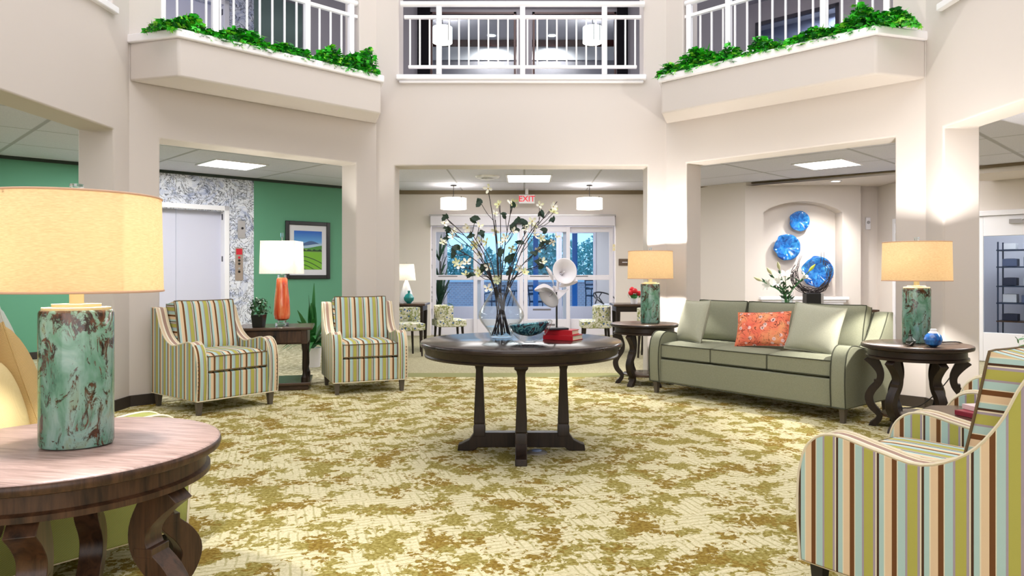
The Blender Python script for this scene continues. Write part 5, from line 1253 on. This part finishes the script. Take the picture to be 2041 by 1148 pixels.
for z, hh in ((.44, .12), (.74, .16), (1.02, .2), (1.34, .18), (1.62, .12)):
    for k in range(5):
        x = -.55+k*.27; q = Vector((rp(.8, 2.6).x, rp(.8, 2.6).y, 0)) + Matrix.Rotation(a6, 3, 'Z') @ Vector((x, 0, 0))
        bm = B(); w = rr.uniform(.07, .11); h = hh*rr.uniform(.6, 1); cn, col = rr.choice([('navy', (40, 44, 66)), ('silver grey', (190, 190, 206)), ('rust brown', (150, 74, 30)), ('slate blue', (90, 100, 130)), ('white', (220, 220, 226))])
        slab(bm, w*2, .22, h, .9, 4, 4, M=Matrix.Translation((0, 0, h/2)))
        o = obj('shelf_parcel', bm, mat('parcel_cover', col, .6)); o.location = (q.x, q.y, z-.005); o.rotation_euler = (0, 0, a6)
        row = {.44: 'lowest', .74: 'second lowest', 1.02: 'middle', 1.34: 'second highest', 1.62: 'top'}[z]; pos = ('leftmost', 'second from left', 'in the centre', 'second from right', 'rightmost')[k]
        tag(o, '%s parcel on the %s black shelf behind the glazed door, %s' % (cn, row, pos), 'goods', 'small goods on the shelves')

# white door by the niche
d7 = struct(thing('door_7', None, None, (6.45, 13.2, 0), -PI/2))
bm = B()
for q in ((.68, .76, 0, 2.17), (1.69, 1.77, 0, 2.17), (.76, 1.69, 2.09, 2.17)): box(bm, q[0], q[1], -.03, .1, q[2], q[3])
obj('door_frame', bm, WHITE, d7, bevel=.006)
bm = B(); box(bm, .76, 1.69, .02, .06, 0, 2.09); obj('door_leaf', bm, WHITE, d7, smooth=False)
bm = B()
for z in (.35, 1.1, 1.8): tube(bm, [(.765, -.005, z), (.765, -.005, z+.12)], .012, 8)
obj('hinge', bm, STEEL, d7)

# ================================================================== BACK HALL TABLES AND FLORAL CHAIRS
FLO = mat('floral_print_fabric', (206, 206, 190), .85)
g = G(FLO); v = g.coord(); vv = g.voro(v, 16, 'F1'); n_ = g.noise(v, 22, 3, .6, 1.2)
c = g.mix(g.bw(n_, .50, .55), srgb((224, 222, 206)), srgb((150, 156, 96))); c = g.mix(g.bw(vv, .26, .2), c, srgb((60, 96, 160))); g.base(c)
def writing_table(label, loc, w, d, h=.76):
    t = thing('hall_table', label, 'table', loc, 0, 'dark hall tables by the entrance')
    bm = B(); box(bm, -w/2, w/2, -d/2, d/2, h-.035, h); obj('table_top', bm, WOODMID, t, bevel=.008)
    bm = B(); box(bm, -w/2+.04, w/2-.04, -d/2+.04, d/2-.04, h-.12, h-.036); obj('apron', bm, WOOD, t, bevel=.004)
    for sx in (-1, 1):
        for sy in (-1, 1):
            bm = B(); x, y = sx*(w/2-.07), sy*(d/2-.07); a = [bm.verts.new((x+u*.018, y+v*.018, 0)) for u, v in ((-1, -1), (1, -1), (1, 1), (-1, 1))]; b = [bm.verts.new((x+u*.034, y+v*.034, h-.12)) for u, v in ((-1, -1), (1, -1), (1, 1), (-1, 1))]; ring_faces(bm, [a, b]); obj('leg', bm, WOODV, t, bevel=.004)
writing_table('dark hall table with a white lamp left of the entrance', (-2.15, 11.5, -.012), 1.2, .6)
writing_table('dark hall table with red flowers right of the entrance', (1.95, 11.3, -.012), 1.15, .6)
def floral_chair(label, loc, rz):
    t = thing('floral_dining_chair', label, 'chair', loc, rz, 'floral upholstered chairs')
    bm = B(); slab(bm, .50, .48, .13, .7, M=Matrix.Translation((0, 0, .44))); obj('seat', bm, FLO, t, ang=60)
    bm = B(); n = 12; ra = []; rb = []
    for i in range(n+1):
        a = math.radians(200-220*i/n) ; ra.append((.26*math.cos(a), .04+.20*math.sin(a))); rb.append((.22*math.cos(a), .04+.16*math.sin(a)))
    poly = ra+list(reversed(rb)); prism(bm, poly, .42, .72); obj('backrest', bm, FLO, t, bevel=.012)
    for sx in (-1, 1):
        for sy in (-1, 1):
            bm = B(); tube(bm, [(sx*.21, sy*.2, 0), (sx*.20, sy*.19, .2), (sx*.19, sy*.18, .39)], [.014, .018, .022], 8); obj('leg', bm, WOODV, t)
floral_chair('floral chair in front of the left hall table', (-1.80, 10.75, -.012), .5)
floral_chair('floral chair at the right end of the left hall table', (-1.22, 11.6, -.012), PI/2+.3)
floral_chair('floral chair at the left end of the right hall table', (1.12, 11.3, -.012), -PI/2)
floral_chair('floral chair in front of the right hall table', (1.92, 10.6, -.012), -.3)
t = thing('white_table_lamp', 'white table lamp with tapered shade on the left hall table', 'lamp', (P(810, 600, 11.5).x, 11.5, .749))
bm = B(); lathe(bm, [(.10, 0), (.11, .05), (.09, .16), (.045, .30), (.02, .36)], 32); obj('lamp_body', bm, WHITE, t)
bm = B(); rings_ = [(.15, .36), (.12, .62)]; lathe(bm, rings_, 40, caps=False); obj('lamp_shade', bm, SHADEW, t)
bm = B(); tube(bm, [(0, .02, .35), (0, .06, .45), (0, .05, .56), (0, 0, .61), (0, 0, .66)], .003, 6); tube(bm, [(-.115, 0, .61), (.115, 0, .61)], .003, 6); obj('harp', bm, STEEL, t)
l = bpy.data.lights.new('bulb_light', 'POINT'); l.energy = 14; l.color = (1, .85, .66); l.shadow_soft_size = .03
o = bpy.data.objects.new('bulb_light', l); COL.objects.link(o); o.parent = t; o.location = (0, 0, .5)
t = thing('teal_bottle_vase', 'small teal round vase on the left hall table', 'vase', (P(815, 600, 11.3).x, 11.3, .749))
bm = B(); lathe(bm, [(.03, 0), (.075, .05), (.08, .09), (.05, .14), (.018, .16), (.022, .20)], 28); obj('body', bm, mat('teal_glaze', (24, 130, 130), .2), t)
t = thing('red_flower_bowl', 'small vase of red flowers on the right hall table', 'flowers', (P(1264, 600, 11.2).x, 11.2, .749))
bm = B(); lathe(bm, [(.05, 0), (.06, .06), (.055, .09)], 24); obj('bowl', bm, WHITE, t)
bm = B(); bush(bm, (0, 0, .12), .10, .10, 60, .035, 33); obj('foliage', bm, MIDLEAF, t, smooth=False)
RED = mat('red_petals', (214, 24, 40), .5)
for q in ((-.06, -.06, .17), (.0, -.08, .20), (-.03, .03, .22), (.07, -.03, .16)):
    bm = B(); bmesh.ops.create_icosphere(bm, subdivisions=2, radius=.042, matrix=Matrix.Translation(q)); obj('bloom', bm, RED, t)

# ================================================================== PLANTER IVY
IV1 = mat('bright_ivy_leaves', (60, 200, 44), .45); IV2 = mat('dark_ivy_leaves', (28, 110, 40), .5); IV3 = mat('lime_ivy_leaves', (140, 220, 60), .5)
def ivy(label, a1, b1, d, n, u0, u1, seed, cnt):
    rr = random.Random(seed); L = (b1-a1).length; bm = B()
    bmp = [(rr.uniform(u0, u1), rr.uniform(.03, .07), rr.uniform(.03, .08)) for _ in range(9)]
    for i in range(cnt):
        u = rr.uniform(u0, u1); s_in = rr.uniform(-.30, .035); hgt = .035+sum(h*math.exp(-((u-c)/w)**2) for c, h, w in bmp)
        edge = min(1, (u-u0)/.04, (u1-u)/.04); hgt *= max(.2, edge)
        z = 3.40+rr.random()**.6*hgt*1.25
        if s_in > .0: z = 3.40+rr.uniform(-.03, .04)
        p = a1+(b1-a1)*u+n*s_in; p = Vector((p.x, p.y, z)); q = Matrix.Rotation(rr.uniform(0, 6.3), 3, 'Z') @ Matrix.Rotation(rr.uniform(-1.1, .3), 3, 'X')
        s = rr.uniform(.020, .040); pts = [(0, -.9, 0), (.8, -.6, .1), (.55, .1, .05), (1.0, .6, -.1), (.2, .5, .1), (0, 1.2, -.1), (-.2, .5, .1), (-1.0, .6, -.1), (-.55, .1, .05), (-.8, -.6, .1)]
        if rr.random() < .10: pts = [(0, -.6, 0), (.18, 1.0, .5), (0, 2.6, 1.2), (-.18, 1.0, .5)]
        bm.faces.new([bm.verts.new(p+q @ (Vector(w)*s)) for w in pts]).material_index = rr.choice((0, 0, 0, 1, 1, 2))
    tag(obj('planter_ivy', bm, [IV1, IV2, IV3], smooth=False), label, 'plants', 'ivy in the balcony planters', 'stuff')
a1, b1, d, n = PLL
ivy('green ivy along the outer two thirds of the left planter', b1, a1, d, n, -.09, .62, 21, 3000)
ivy('green ivy along the inner end of the left planter', b1, a1, d, n, .66, .99, 22, 1700)
a1, b1, d, n = PLR
ivy('green ivy along the inner end of the right planter', a1, b1, d, n, -.02, .40, 23, 1900)
ivy('green ivy along the outer part of the right planter', a1, b1, d, n, .44, 1.12, 24, 2900)
# pillows on the left sofa
def place_pillow(label, px, py, Y, tilt, yaw, roll, w, h, th, m):
    c = P(px, py, Y); M_ = Matrix.Rotation(LR+yaw, 4, 'Z') @ Matrix.Rotation(PI/2-tilt, 4, 'X') @ Matrix.Rotation(roll, 4, 'Z')
    return pillow(label, c, M_.to_euler(), w, h, th, m)
place_pillow('wheat woven pillow on the left sofa seen beside the teal lamp', 34, 775, 3.15, .25, -.15, -.30, .50, .50, .17, WHEAT)
place_pillow('paler straw pillow at the left edge in front of the wheat pillow', -2, 815, 2.86, .30, -.45, -.10, .42, .42, .15, WHEATL)
place_pillow('grey blue pillow tucked behind the wheat pillow', 16, 752, 3.42, .20, -.1, -.35, .58, .58, .13, BLUEGREY)
place_pillow('pink patterned pillow at the left edge of the picture', -42, 745, 3.08, .30, -.35, .0, .42, .42, .10, PINK)
